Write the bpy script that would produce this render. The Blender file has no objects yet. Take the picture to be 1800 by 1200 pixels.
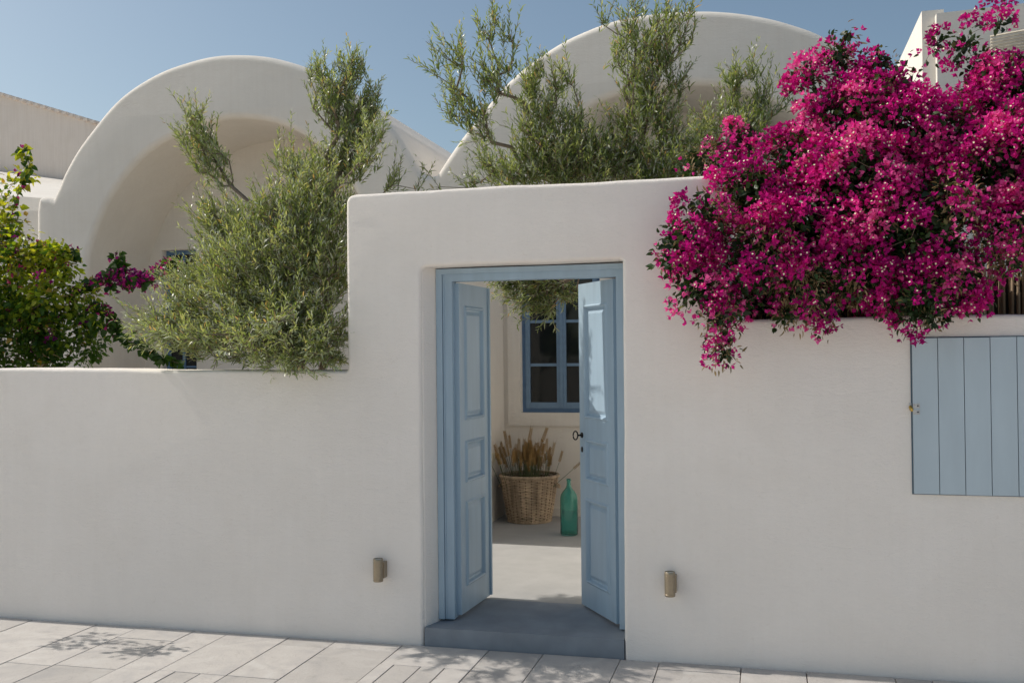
import bpy, bmesh, math, random
import numpy as np
from mathutils import Vector, Matrix

random.seed(7)
rng = np.random.default_rng(7)
sc = bpy.context.scene
C = sc.collection

# ------------------------------------------------------------------ camera, sky, sun, exposure
FPX, YAW = 1750.0, math.radians(14.4)
cam_loc = Vector((1.315, -5.51, 1.70))
R = Matrix.Rotation(YAW, 3, 'Z') @ Matrix.Rotation(math.radians(90.65), 3, 'X') @ Matrix.Rotation(-0.010, 3, 'Z')
cd = bpy.data.cameras.new('camera')
cam = bpy.data.objects.new('camera', cd)
C.objects.link(cam)
cam.matrix_world = Matrix.Translation(cam_loc) @ R.to_4x4()
cd.sensor_width = 36.0
cd.lens = 36.0 * FPX / 1800.0
cd.clip_end = 2000
cd.clip_start = 0.05
sc.camera = cam

SUN_EL = math.radians(45)
sun_dir = Vector((1.0, -0.035, -1.0)).normalized()
w = bpy.data.worlds.new('World')
sc.world = w
w.use_nodes = True
nt = w.node_tree
nt.nodes.clear()
wo = nt.nodes.new('ShaderNodeOutputWorld')
bg = nt.nodes.new('ShaderNodeBackground')
sky = nt.nodes.new('ShaderNodeTexSky')
sky.sky_type = 'NISHITA'
sky.sun_disc = False
sky.sun_elevation = SUN_EL
sky.sun_rotation = math.radians(-88)
sky.air_density = 0.85
sky.dust_density = 2.2
sky.ozone_density = 1.0
bg.inputs['Strength'].default_value = 0.088
tintn = nt.nodes.new('ShaderNodeMix')
tintn.data_type = 'RGBA'; tintn.blend_type = 'MULTIPLY'
tintn.inputs[0].default_value = 1.0
tintn.inputs[7].default_value = (1.0, 1.03, 0.93, 1)
nt.links.new(sky.outputs[0], tintn.inputs[6])
nt.links.new(tintn.outputs[2], bg.inputs[0])
nt.links.new(bg.outputs[0], wo.inputs[0])

sd = bpy.data.lights.new('sun', 'SUN')
sd.energy = 2.55
sd.angle = math.radians(0.5)
sd.color = (1.0, 0.94, 0.86)
so = bpy.data.objects.new('sun', sd)
so.rotation_euler = sun_dir.to_track_quat('-Z', 'Y').to_euler()
so.location = (-8, 2, 9)
C.objects.link(so)

vs = sc.view_settings
vs.view_transform = 'Standard'
vs.look = 'None'
vs.gamma = 1
vs.exposure = 0.46
vs.use_curve_mapping = False

# ------------------------------------------------------------------ helpers
def ray(px, py):
    return (R @ Vector(((px - 900) / FPX, -(py - 600) / FPX, -1.0)))

def P(px, py, y=0.0):
    """the world point on the vertical plane y seen along that line of sight (used to measure the photograph)"""
    d = ray(px, py)
    return cam_loc + d * ((y - cam_loc.y) / d.y)

def PG(px, py, z=0.0):
    d = ray(px, py)
    return cam_loc + d * ((z - cam_loc.z) / d.z)

def tag(o, label=None, cat=None, group=None, kind=None):
    if label: o['label'] = label
    if cat: o['category'] = cat
    if group: o['group'] = group
    if kind: o['kind'] = kind
    return o

def empty(name, loc=(0, 0, 0), rz=0, label=None, cat=None, group=None, kind=None, parent=None):
    o = bpy.data.objects.new(name, None)
    C.objects.link(o)
    o.location = loc
    o.rotation_euler = (0, 0, rz)
    o.empty_display_size = 0.1
    if parent: o.parent = parent
    return tag(o, label, cat, group, kind)

def link(name, me, mats, parent=None, loc=(0, 0, 0), rz=0):
    o = bpy.data.objects.new(name, me)
    C.objects.link(o)
    o.location = loc
    o.rotation_euler = (0, 0, rz)
    if mats is not None and len(me.materials) == 0:
        for m in (mats if isinstance(mats, (list, tuple)) else [mats]):
            me.materials.append(m)
    if parent: o.parent = parent
    return o

def bm_obj(name, bm, mats, parent=None, loc=(0, 0, 0), rz=0, smooth=False, bevel=0.0, seg=2):
    if bevel:
        bmesh.ops.bevel(bm, geom=[e for e in bm.edges if len(e.link_faces) == 2 and e.calc_face_angle(0) > 0.6],
                        offset=bevel, segments=seg, affect='EDGES', profile=0.5)
    me = bpy.data.meshes.new(name)
    bmesh.ops.recalc_face_normals(bm, faces=bm.faces)
    bm.to_mesh(me)
    bm.free()
    if smooth:
        me.shade_smooth()
        me.set_sharp_from_angle(angle=math.radians(40))
    return link(name, me, mats, parent, loc, rz)

def box(bm, x0, x1, y0, y1, z0, z1, mat=0):
    vs_ = [bm.verts.new((x, y, z)) for z in (z0, z1) for y in (y0, y1) for x in (x0, x1)]
    fs = [(0, 2, 3, 1), (4, 5, 7, 6), (0, 1, 5, 4), (2, 6, 7, 3), (0, 4, 6, 2), (1, 3, 7, 5)]
    for f in fs:
        fc = bm.faces.new([vs_[i] for i in f])
        fc.material_index = mat
    return vs_

def lathe(bm, prof, n=32, cx=0, cy=0, mat=0, cap0=True, cap1=True):
    rings = []
    for r, z in prof:
        rings.append([bm.verts.new((cx + r * math.cos(2 * math.pi * i / n), cy + r * math.sin(2 * math.pi * i / n), z)) for i in range(n)])
    for a, b in zip(rings, rings[1:]):
        for i in range(n):
            f = bm.faces.new((a[i], a[(i + 1) % n], b[(i + 1) % n], b[i]))
            f.material_index = mat
            f.smooth = True
    if cap0: bm.faces.new(rings[0][::-1]).material_index = mat
    if cap1: bm.faces.new(rings[-1]).material_index = mat

def tube(bm, pts, r, n=6, closed=False, mat=0):
    pts = [Vector(p) for p in pts]
    rr = r if isinstance(r, (list, tuple)) else [r] * len(pts)
    rings = []
    N = len(pts)
    for i, p in enumerate(pts):
        a = pts[(i - 1) % N] if closed or i > 0 else p
        b = pts[(i + 1) % N] if closed or i < N - 1 else p
        t = (b - a).normalized()
        u = t.cross(Vector((0, 0, 1)))
        if u.length < 0.05: u = t.cross(Vector((0, 1, 0)))
        u.normalize()
        v = t.cross(u)
        rings.append([bm.verts.new(p + (u * math.cos(2 * math.pi * k / n) + v * math.sin(2 * math.pi * k / n)) * rr[i]) for k in range(n)])
    M = N if closed else N - 1
    for i in range(M):
        a, b = rings[i], rings[(i + 1) % N]
        for k in range(n):
            f = bm.faces.new((a[k], a[(k + 1) % n], b[(k + 1) % n], b[k]))
            f.smooth = True
            f.material_index = mat
    if not closed:
        bm.faces.new(rings[0][::-1]); bm.faces.new(rings[-1])

def curve_slab(name, loops, y0, y1, rnd, mats, parent=None, seg=5):
    """outlines in (x, z) filled and given thickness from y0 to y1 with rounded edges"""
    cu = bpy.data.curves.new(name, 'CURVE')
    cu.dimensions = '2D'
    cu.fill_mode = 'BOTH'
    for lp in loops:
        s = cu.splines.new('POLY')
        s.points.add(len(lp) - 1)
        for q, (x, z) in zip(s.points, lp): q.co = (x, z, 0, 1)
        s.use_cyclic_u = True
    cu.extrude = (y1 - y0) / 2 - rnd
    cu.bevel_depth = rnd
    cu.bevel_resolution = seg
    cu.offset = -rnd
    t = bpy.data.objects.new('tmp', cu)
    C.objects.link(t)
    dg = bpy.context.evaluated_depsgraph_get()
    me = bpy.data.meshes.new_from_object(t.evaluated_get(dg))
    bpy.data.objects.remove(t)
    me.name = name
    M = Matrix.Translation((0, (y0 + y1) / 2, 0)) @ Matrix.Rotation(math.radians(90), 4, 'X')
    me.transform(M)
    bm = bmesh.new(); bm.from_mesh(me)
    bmesh.ops.remove_doubles(bm, verts=bm.verts, dist=0.0002)
    bmesh.ops.recalc_face_normals(bm, faces=bm.faces)
    bm.to_mesh(me); bm.free()
    me.materials.clear()
    me.shade_smooth()
    me.set_sharp_from_angle(angle=math.radians(35))
    return link(name, me, mats, parent)

def smooth_path(pts, n=8):
    """Catmull-Rom through 2D points"""
    out = []
    p = [np.array(q, float) for q in pts]
    p = [2 * p[0] - p[1]] + p + [2 * p[-1] - p[-2]]
    for i in range(1, len(p) - 2):
        for k in range(n):
            t = k / n
            a, b, c, d = p[i - 1], p[i], p[i + 1], p[i + 2]
            out.append(0.5 * ((2 * b) + (-a + c) * t + (2 * a - 5 * b + 4 * c - d) * t * t + (-a + 3 * b - 3 * c + d) * t ** 3))
    out.append(p[-2])
    return [tuple(q) for q in out]

# ------------------------------------------------------------------ materials
def mat_new(name):
    m = bpy.data.materials.new(name)
    m.use_nodes = True
    n = m.node_tree.nodes
    return m, n, m.node_tree.links, n['Principled BSDF']

def simple(name, col, rough=0.6, metal=0.0, noise=0.0, nscale=20, bump=0.0, bscale=60, stretch=None):
    m, n, l, b = mat_new(name)
    b.inputs['Base Color'].default_value = (*col, 1)
    b.inputs['Roughness'].default_value = rough
    b.inputs['Metallic'].default_value = metal
    tc = n.new('ShaderNodeTexCoord')
    src = tc.outputs['Object']
    if stretch:
        mp = n.new('ShaderNodeMapping')
        mp.inputs['Scale'].default_value = stretch
        l.new(src, mp.inputs[0]); src = mp.outputs[0]
    if noise:
        t = n.new('ShaderNodeTexNoise')
        t.inputs['Scale'].default_value = nscale
        t.inputs['Detail'].default_value = 6
        l.new(src, t.inputs['Vector'])
        r = n.new('ShaderNodeValToRGB')
        r.color_ramp.elements[0].position = 0.3
        r.color_ramp.elements[1].position = 0.7
        r.color_ramp.elements[0].color = (*[c * (1 - noise) for c in col], 1)
        r.color_ramp.elements[1].color = (*[min(1, c * (1 + noise)) for c in col], 1)
        l.new(t.outputs['Fac'], r.inputs[0])
        l.new(r.outputs[0], b.inputs['Base Color'])
    if bump:
        t = n.new('ShaderNodeTexNoise')
        t.inputs['Scale'].default_value = bscale
        t.inputs['Detail'].default_value = 5
        l.new(src, t.inputs['Vector'])
        bp = n.new('ShaderNodeBump')
        bp.inputs['Strength'].default_value = 1
        bp.inputs['Distance'].default_value = bump
        l.new(t.outputs['Fac'], bp.inputs['Height'])
        l.new(bp.outputs[0], b.inputs['Normal'])
    return m

def plaster(name, col, grain=0.0016, wave=0.012, stain=0.04, streak=0.0):
    m, n, l, b = mat_new(name)
    b.inputs['Roughness'].default_value = 0.92
    b.inputs['Specular IOR Level'].default_value = 0.15
    tc = n.new('ShaderNodeTexCoord')
    o = tc.outputs['Object']
    def nz(scale, detail=5, src=o, dist=0.0, rough=0.55):
        t = n.new('ShaderNodeTexNoise')
        t.inputs['Scale'].default_value = scale
        t.inputs['Detail'].default_value = detail
        t.inputs['Distortion'].default_value = dist
        t.inputs['Roughness'].default_value = rough
        l.new(src, t.inputs['Vector'])
        return t.outputs['Fac']
    def mad(a, mul, add):
        q = n.new('ShaderNodeMath'); q.operation = 'MULTIPLY_ADD'
        l.new(a, q.inputs[0]); q.inputs[1].default_value = mul
        if isinstance(add, (int, float)): q.inputs[2].default_value = add
        else: l.new(add, q.inputs[2])
        return q.outputs[0]
    # trowel sweeps: stretched coarse relief, pits, sandy grain
    mp = n.new('ShaderNodeMapping'); mp.inputs['Scale'].default_value = (1.0, 1.0, 2.6)
    l.new(o, mp.inputs[0])
    h = mad(nz(1.6, 3), wave, 0.0)
    h = mad(nz(9, 5, mp.outputs[0], 0.8), wave * 0.33, h)
    h = mad(nz(38, 4, mp.outputs[0], 0.4), grain * 1.3, h)
    h = mad(nz(170, 3), grain, h)
    bp = n.new('ShaderNodeBump')
    bp.inputs['Distance'].default_value = 1.0
    bp.inputs['Strength'].default_value = 0.8
    l.new(h, bp.inputs['Height'])
    l.new(bp.outputs[0], b.inputs['Normal'])
    c1 = nz(2.3, 6, o, 0.6)
    rp = n.new('ShaderNodeValToRGB')
    rp.color_ramp.elements[0].position = 0.32
    rp.color_ramp.elements[1].position = 0.66
    rp.color_ramp.elements[0].color = (col[0] * (1 - stain), col[1] * (1 - stain * 1.15), col[2] * (1 - stain * 1.4), 1)
    rp.color_ramp.elements[1].color = (*col, 1)
    l.new(c1, rp.inputs[0])
    # worn specks and smudges
    c2 = nz(26, 8, o, 1.0, 0.7)
    r2 = n.new('ShaderNodeValToRGB')
    r2.color_ramp.elements[0].position = 0.30
    r2.color_ramp.elements[1].position = 0.40
    r2.color_ramp.elements[0].color = (0.86, 0.84, 0.81, 1)
    r2.color_ramp.elements[1].color = (1, 1, 1, 1)
    l.new(c2, r2.inputs[0])
    mx = n.new('ShaderNodeMix'); mx.data_type = 'RGBA'; mx.blend_type = 'MULTIPLY'
    mx.inputs[0].default_value = 0.35
    l.new(rp.outputs[0], mx.inputs[6]); l.new(r2.outputs[0], mx.inputs[7])
    outc = mx.outputs[2]
    if streak:
        m3 = n.new('ShaderNodeMapping'); m3.inputs['Scale'].default_value = (14, 14, 0.7)
        l.new(o, m3.inputs[0])
        c3 = nz(1.6, 5, m3.outputs[0])
        r3 = n.new('ShaderNodeValToRGB')
        r3.color_ramp.elements[0].position = 0.35; r3.color_ramp.elements[1].position = 0.6
        r3.color_ramp.elements[0].color = (1 - streak, 1 - streak * 1.2, 1 - streak * 1.4, 1)
        r3.color_ramp.elements[1].color = (1, 1, 1, 1)
        l.new(c3, r3.inputs[0])
        m4 = n.new('ShaderNodeMix'); m4.data_type = 'RGBA'; m4.blend_type = 'MULTIPLY'
        m4.inputs[0].default_value = 1
        l.new(outc, m4.inputs[6]); l.new(r3.outputs[0], m4.inputs[7])
        outc = m4.outputs[2]
    l.new(outc, b.inputs['Base Color'])
    return m

def leaf_mat(name, stops, back=None, transl=0.35, tcol_gain=(1.3, 1.4, 0.6), rough=0.45, spec=0.4):
    m, n, l, b = mat_new(name)
    at = n.new('ShaderNodeAttribute'); at.attribute_name = 'tint'
    rp = n.new('ShaderNodeValToRGB')
    while len(rp.color_ramp.elements) < len(stops): rp.color_ramp.elements.new(0.5)
    for e, (p, c) in zip(rp.color_ramp.elements, stops):
        e.position = p; e.color = (*c, 1)
    l.new(at.outputs['Fac'], rp.inputs[0])
    colsock = rp.outputs[0]
    if back:
        ge = n.new('ShaderNodeNewGeometry')
        mx = n.new('ShaderNodeMix'); mx.data_type = 'RGBA'
        l.new(ge.outputs['Backfacing'], mx.inputs[0])
        l.new(colsock, mx.inputs[6]); mx.inputs[7].default_value = (*back, 1)
        colsock2 = mx.outputs[2]
    else: colsock2 = colsock
    l.new(colsock2, b.inputs['Base Color'])
    b.inputs['Roughness'].default_value = rough
    b.inputs['Specular IOR Level'].default_value = spec
    tr = n.new('ShaderNodeBsdfTranslucent')
    g = n.new('ShaderNodeMix'); g.data_type = 'RGBA'; g.blend_type = 'MULTIPLY'
    g.inputs[0].default_value = 1
    l.new(colsock, g.inputs[6]); g.inputs[7].default_value = (*tcol_gain, 1)
    l.new(g.outputs[2], tr.inputs['Color'])
    ms = n.new('ShaderNodeMixShader'); ms.inputs[0].default_value = transl
    l.new(b.outputs[0], ms.inputs[1]); l.new(tr.outputs[0], ms.inputs[2])
    l.new(ms.outputs[0], n['Material Output'].inputs['Surface'])
    return m

M_wall = plaster('garden_wall_plaster', (0.925, 0.862, 0.800), grain=0.0024, stain=0.035, streak=0.010)
M_house = plaster('house_plaster', (0.81, 0.765, 0.70), grain=0.0022, wave=0.014, streak=0.02)
M_far = plaster('far_plaster', (0.78, 0.70, 0.63), streak=0.05)
M_blue = simple('blue_door_paint', (0.365, 0.48, 0.575), 0.42, noise=0.07, nscale=14, bump=0.0006, bscale=50, stretch=(1, 1, 0.15))
M_blue_d = simple('deep_blue_window_paint', (0.10, 0.19, 0.33), 0.4, noise=0.1, nscale=14)
M_shut = simple('pale_blue_shutter_paint', (0.50, 0.59, 0.645), 0.5, noise=0.05, nscale=9, bump=0.0008, bscale=40, stretch=(1, 1, 0.2))
M_floor = simple('cement_floor', (0.39, 0.385, 0.375), 0.85, noise=0.07, nscale=5, bump=0.002, bscale=30)
M_step = simple('grey_cement_step', (0.25, 0.275, 0.305), 0.75, noise=0.12, nscale=7, bump=0.0015, bscale=50)
M_glass = simple('dark_window_glass', (0.012, 0.016, 0.018), 0.04)
M_lamp = simple('bronze_metal', (0.36, 0.30, 0.22), 0.38, 0.75, noise=0.06, nscale=60)
M_lampglass = simple('frosted_lens', (0.45, 0.45, 0.42), 0.3)
M_iron = simple('black_iron', (0.02, 0.02, 0.022), 0.4, 0.7)
M_zinc = simple('weathered_zinc', (0.5, 0.5, 0.5), 0.4, 0.8, noise=0.2, nscale=120)
M_brass = simple('aged_brass', (0.55, 0.38, 0.10), 0.35, 0.8, noise=0.2, nscale=100)
M_grout = simple('dark_joint_soil', (0.36, 0.29, 0.245), 0.95, noise=0.25, nscale=50, bump=0.002, bscale=120)
M_earth = simple('pale_earth', (0.38, 0.34, 0.29), 0.95, noise=0.2, nscale=2, bump=0.01, bscale=8)
M_bark = simple('grey_brown_bark', (0.20, 0.155, 0.115), 0.9, noise=0.3, nscale=40, bump=0.002, bscale=120)
M_wick = simple('willow_weave', (0.47, 0.36, 0.25), 0.75, noise=0.45, nscale=14, bump=0.0006, bscale=300, stretch=(1, 1, 0.25))
M_wick2 = simple('willow_stake', (0.16, 0.105, 0.065), 0.75, noise=0.3, nscale=30)
M_reed = simple('dry_reed', (0.30, 0.22, 0.14), 0.8, noise=0.35, nscale=20, stretch=(1, 1, 0.1))
M_plate = simple('cream_plastic', (0.68, 0.62, 0.48), 0.4)
M_stalk = simple('wheat_straw', (0.10, 0.125, 0.055), 0.7, noise=0.3, nscale=10)
M_ear = simple('wheat_ear', (0.33, 0.205, 0.075), 0.75, noise=0.4, nscale=16)

def bottle_glass():
    m, n, l, b = mat_new('green_bottle_glass')
    b.inputs['Base Color'].default_value = (0.30, 0.75, 0.68, 1)
    b.inputs['Roughness'].default_value = 0.03
    b.inputs['IOR'].default_value = 1.45
    b.inputs['Transmission Weight'].default_value = 0.94
    return m
M_bottle = bottle_glass()

def marble():
    m, n, l, b = mat_new('pale_marble')
    tc = n.new('ShaderNodeTexCoord')
    oi = n.new('ShaderNodeObjectInfo')
    t = n.new('ShaderNodeTexNoise'); t.inputs['Scale'].default_value = 3.2; t.inputs['Detail'].default_value = 7; t.inputs['Distortion'].default_value = 1.8
    ad = n.new('ShaderNodeVectorMath'); ad.operation = 'ADD'
    cx = n.new('ShaderNodeCombineXYZ')
    mu = n.new('ShaderNodeMath'); mu.operation = 'MULTIPLY'; mu.inputs[1].default_value = 37.0
    l.new(oi.outputs['Random'], mu.inputs[0]); l.new(mu.outputs[0], cx.inputs[2])
    l.new(tc.outputs['Object'], ad.inputs[0]); l.new(cx.outputs[0], ad.inputs[1])
    l.new(ad.outputs[0], t.inputs['Vector'])
    r = n.new('ShaderNodeValToRGB')
    r.color_ramp.elements[0].position = 0.30; r.color_ramp.elements[0].color = (0.44, 0.42, 0.405, 1)
    r.color_ramp.elements[1].position = 0.52; r.color_ramp.elements[1].color = (0.515, 0.485, 0.455, 1)
    e = r.color_ramp.elements.new(0.75); e.color = (0.565, 0.545, 0.52, 1)
    l.new(t.outputs['Fac'], r.inputs[0])
    hs = n.new('ShaderNodeHueSaturation')
    mr = n.new('ShaderNodeMapRange'); mr.inputs[3].default_value = 0.84; mr.inputs[4].default_value = 1.04
    l.new(oi.outputs['Random'], mr.inputs[0]); l.new(mr.outputs[0], hs.inputs['Value'])
    l.new(r.outputs[0], hs.inputs['Color'])
    # thin grey veins
    wv = n.new('ShaderNodeTexNoise'); wv.inputs['Scale'].default_value = 5; wv.inputs['Detail'].default_value = 3; wv.inputs['Distortion'].default_value = 3
    l.new(ad.outputs[0], wv.inputs['Vector'])
    rv = n.new('ShaderNodeValToRGB')
    rv.color_ramp.elements[0].position = 0.485; rv.color_ramp.elements[0].color = (1, 1, 1, 1)
    rv.color_ramp.elements[1].position = 0.515; rv.color_ramp.elements[1].color = (1, 1, 1, 1)
    e = rv.color_ramp.elements.new(0.5); e.color = (0.86, 0.85, 0.84, 1)
    l.new(wv.outputs['Fac'], rv.inputs[0])
    mx = n.new('ShaderNodeMix'); mx.data_type = 'RGBA'; mx.blend_type = 'MULTIPLY'; mx.inputs[0].default_value = 1
    l.new(hs.outputs[0], mx.inputs[6]); l.new(rv.outputs[0], mx.inputs[7])
    l.new(mx.outputs[2], b.inputs['Base Color'])
    b.inputs['Roughness'].default_value = 0.7
    bt = n.new('ShaderNodeTexNoise'); bt.inputs['Scale'].default_value = 60; bt.inputs['Detail'].default_value = 5
    l.new(tc.outputs['Object'], bt.inputs['Vector'])
    bp = n.new('ShaderNodeBump'); bp.inputs['Distance'].default_value = 0.0015
    l.new(bt.outputs['Fac'], bp.inputs['Height']); l.new(bp.outputs[0], b.inputs['Normal'])
    return m
M_marble = marble()

M_olive = leaf_mat('olive_leaf', [(0.0, (0.06, 0.11, 0.022)), (0.45, (0.185, 0.25, 0.085)), (0.8, (0.36, 0.42, 0.215)), (1.0, (0.40, 0.29, 0.14))],
                   back=(0.44, 0.48, 0.36), transl=0.38, tcol_gain=(1.9, 1.7, 0.8), rough=0.36, spec=0.55)
M_bgreen = leaf_mat('bougainvillea_leaf', [(0.0, (0.02, 0.06, 0.013)), (0.5, (0.06, 0.135, 0.02)), (0.85, (0.36, 0.45, 0.04)), (1.0, (0.4, 0.27, 0.07))],
                    transl=0.45, tcol_gain=(2.0, 1.8, 0.5), rough=0.4)
M_bdark = leaf_mat('shaded_bush_leaf', [(0.0, (0.014, 0.034, 0.010)), (0.6, (0.045, 0.09, 0.02)), (1.0, (0.16, 0.16, 0.05))], transl=0.22, tcol_gain=(1.3, 1.3, 0.6), rough=0.45)  # leaf colour darkened so the bush's hollows read as deep shade
M_dry = leaf_mat('dry_leaf', [(0.0, (0.16, 0.12, 0.045)), (0.5, (0.28, 0.22, 0.10)), (1.0, (0.45, 0.33, 0.19))], transl=0.2, tcol_gain=(1.2, 1.1, 0.8), rough=0.7)
M_bract = leaf_mat('magenta_bract', [(0.0, (0.38, 0.006, 0.17)), (0.4, (0.62, 0.010, 0.25)), (0.75, (0.80, 0.028, 0.33)), (1.0, (0.86, 0.15, 0.42))],
                   transl=0.36, tcol_gain=(1.2, 1.0, 1.15), rough=0.6, spec=0.2)
M_bract2 = leaf_mat('purple_bract', [(0.0, (0.14, 0.004, 0.12)), (0.6, (0.38, 0.015, 0.20)), (1.0, (0.72, 0.06, 0.24))], transl=0.3, tcol_gain=(1.2, 1.0, 1.1), rough=0.65, spec=0.15)
M_cream = simple('cream_flower', (0.80, 0.74, 0.50), 0.7)

# ------------------------------------------------------------------ the setting: ground, street paving, courtyard floor
bm = bmesh.new()
g = [bm.verts.new(v) for v in ((-600, -600, -0.10), (600, -600, -0.10), (600, 600, -0.10), (-600, 600, -0.10))]
bm.faces.new(g)
tag(bm_obj('ground', bm, M_earth), kind='structure')

street = empty('street', (0, 0, 0), kind='structure')
bm = bmesh.new()
box(bm, -14, 14, -9.0, 0.1, -0.09, -0.012)
bm_obj('joint_bed', bm, M_grout, street)
cols_px = [60, 174, 247, 345, 405, 511, 594, 710, 860, 956, 1091, 1160, 1303, 1417, 1572, 1637]
xs = [PG(p, {60: 1095}.get(p, 1092 + 0.0605 * p)).x for p in cols_px]
xs = [P(p, 1092 + 0.0605 * p, 0).x for p in cols_px]
while xs[0] > -7: xs.insert(0, xs[0] - random.choice((0.34, 0.42, 0.55, 0.48)))
while xs[-1] < 5.5: xs.append(xs[-1] + random.choice((0.34, 0.42, 0.6, 0.5)))
i0 = min(range(len(xs)), key=lambda i: abs(xs[i] - P(60, 1095, 0).x))
joint = {i0 + 2: [0.24, 0.78], i0 + 3: [0.76], i0 + 4: [0.74], i0 + 5: [0.17, 0.74], i0 + 6: [0.15, 0.80], i0 + 1: [0.80], i0 + 7: [0.37], i0 + 8: [0.62],
         i0 + 11: [0.13, 0.9], i0: [1.1]}
G = 0.005
def stone(x0, x1, y0, y1):
    dz = random.uniform(-0.0015, 0.0015)
    bm = bmesh.new()
    j = lambda: random.uniform(-0.0012, 0.0012)
    v = box(bm, x0 + G / 2 + j(), x1 - G / 2 + j(), y0 + G / 2 + j(), y1 - G / 2 + j(), -0.03, dz)
    bmesh.ops.bevel(bm, geom=[e for e in bm.edges if all(q.co.z > -0.01 for q in e.verts)], offset=0.0018, segments=1, affect='EDGES')
    bm_obj('paving_stone', bm, M_marble, street)
for i in range(len(xs) - 1):
    y = -random.choice((0.004, 0.007, 0.010))
    js = list(joint.get(i, [random.uniform(0.55, 1.3)]))
    while js[-1] < 2.3: js.append(js[-1] + random.choice((0.5, 0.7, 0.95)))
    k0 = 0
    for j_ in js:
        y1 = -j_
        if i == i0 + 7 and k0 == 1:      # three narrow strips beyond the doorstep
            w_ = xs[i + 1] - xs[i]
            cuts = [0, 0.16, 0.46, 0.72, 1.0]
            for a, b_ in zip(cuts, cuts[1:]): stone(xs[i] + a * w_, xs[i] + b_ * w_, y1, y)
        elif i == i0 + 4 and k0 == 1:
            w_ = xs[i + 1] - xs[i]
            for a, b_ in ((0, 0.25), (0.25, 0.62), (0.62, 1.0)): stone(xs[i] + a * w_, xs[i] + b_ * w_, y1, y)
        else: stone(xs[i], xs[i + 1], y1, y)
        y = y1; k0 += 1
bm = bmesh.new()
box(bm, -40, 40, -16.0, -3.4, -0.02, -0.004)  # unseen rest of the street, widened and whitened to bounce light on the facade
bm_obj('bounce_street', bm, simple('street_bounce_white', (0.76, 0.72, 0.67), 0.9, noise=0.05, nscale=3), street)

XL0, XR0 = -0.64, 0.53
# courtyard floor and garden soil behind the wall
bm = bmesh.new()
box(bm, -1.35, 2.4, 0.6605, 4.0, -0.05, 0.118)
tag(bm_obj('courtyard_floor', bm, M_floor), kind='structure')
bm = bmesh.new()
box(bm, -7, -1.352, 0.353, 4.25, -0.05, 0.10)
box(bm, -1.35, XL0, 0.353, 0.66, -0.05, 0.10)
box(bm, XR0, 2.4, 0.353, 0.66, -0.05, 0.10)
box(bm, 2.402, 6, 0.353, 4.25, -0.05, 0.10)
tag(bm_obj('garden_soil', bm, M_earth), kind='structure')

# ------------------------------------------------------------------ garden wall with portal, doors, shutter
T = 0.35
XL, XR, ZO = -0.648, 0.527, 2.215
wall = empty('garden_wall', (0, 0, 0), label='white plastered street wall with raised portal, blue double door and shutter', cat='wall')
def wob(a, b, n, amp, lo=0.0):
    """points from a to b with a hand-made wobble across the line"""
    a = np.array(a, float); b = np.array(b, float)
    d = b - a; L = np.linalg.norm(d); nrm = np.array([-d[1], d[0]]) / L
    ph = [random.uniform(0, 6.28) for _ in range(3)]
    out = []
    for k in range(n):
        t = k / n
        e = math.sin(math.pi * t) ** 0.5 if 0 < t < 1 else 0
        s = math.sin(t * L * 3.1 + ph[0]) + 0.5 * math.sin(t * L * 8.3 + ph[1]) + 0.3 * math.sin(t * L * 19 + ph[2])
        out.append(tuple(a + d * t + nrm * s * amp * e))
    return out
def pz(px, py, y=0): q = P(px, py, y); return (q.x, q.z)
def corner(c, a, b, r, n=6):
    c = np.array(c); a = np.array(a); b = np.array(b)
    u = (a - c) / np.linalg.norm(a - c); v = (b - c) / np.linalg.norm(b - c)
    p0, p1 = c + u * r, c + v * r
    return [tuple((1 - t) ** 2 * p0 + 2 * t * (1 - t) * c + t * t * p1) for t in [k / n for k in range(n + 1)]]
lw0, lw1 = pz(-420, 645), pz(611, 652)
pt0, pt1 = pz(608, 343), pz(1262, 307)
rw0, rw1 = pz(1266, 562), pz(2150, 545)
ptl = []
ptl += [(lw0[0], -0.06)]
ptl += wob(lw0, lw1, 50, 0.0035)
ptl += corner(lw1, lw0, pt0, 0.02)
ptl += wob((lw1[0] - 0.0, lw1[1] + 0.03), (pt0[0], pt0[1] - 0.06), 8, 0.0015)
ptl += corner(pt0, lw1, pt1, 0.055)
ptl += wob((pt0[0] + 0.06, pt0[1] + 0.002), (pt1[0] - 0.06, pt1[1]), 30, 0.004)
ptl += corner(pt1, pt0, rw0, 0.055)
ptl += corner(rw0, pt1, rw1, 0.03)
ptl += wob((rw0[0] + 0.05, rw0[1]), rw1, 40, 0.0035)
ptl += [rw1, (rw1[0], -0.06)]
ptl += [(XR + 0.0, -0.06)]
ptl += wob((XR, 0.0), (XR + 0.012, ZO), 16, 0.002)
ptl += corner((XR + 0.012, ZO), (XR, 0), (XL, ZO - 0.004), 0.02)
ptl += wob((XR - 0.03, ZO), (XL + 0.05, ZO - 0.006), 10, 0.002)
ptl += corner((XL, ZO - 0.006), (XR, ZO), (XL, 0), 0.045)
ptl += wob((XL, ZO - 0.06), (XL - 0.004, 0.0), 16, 0.003)
ptl += [(XL - 0.004, -0.06)]
masonry = curve_slab('plaster_masonry', [ptl], 0.0, T, 0.022, M_wall, wall)

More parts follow.
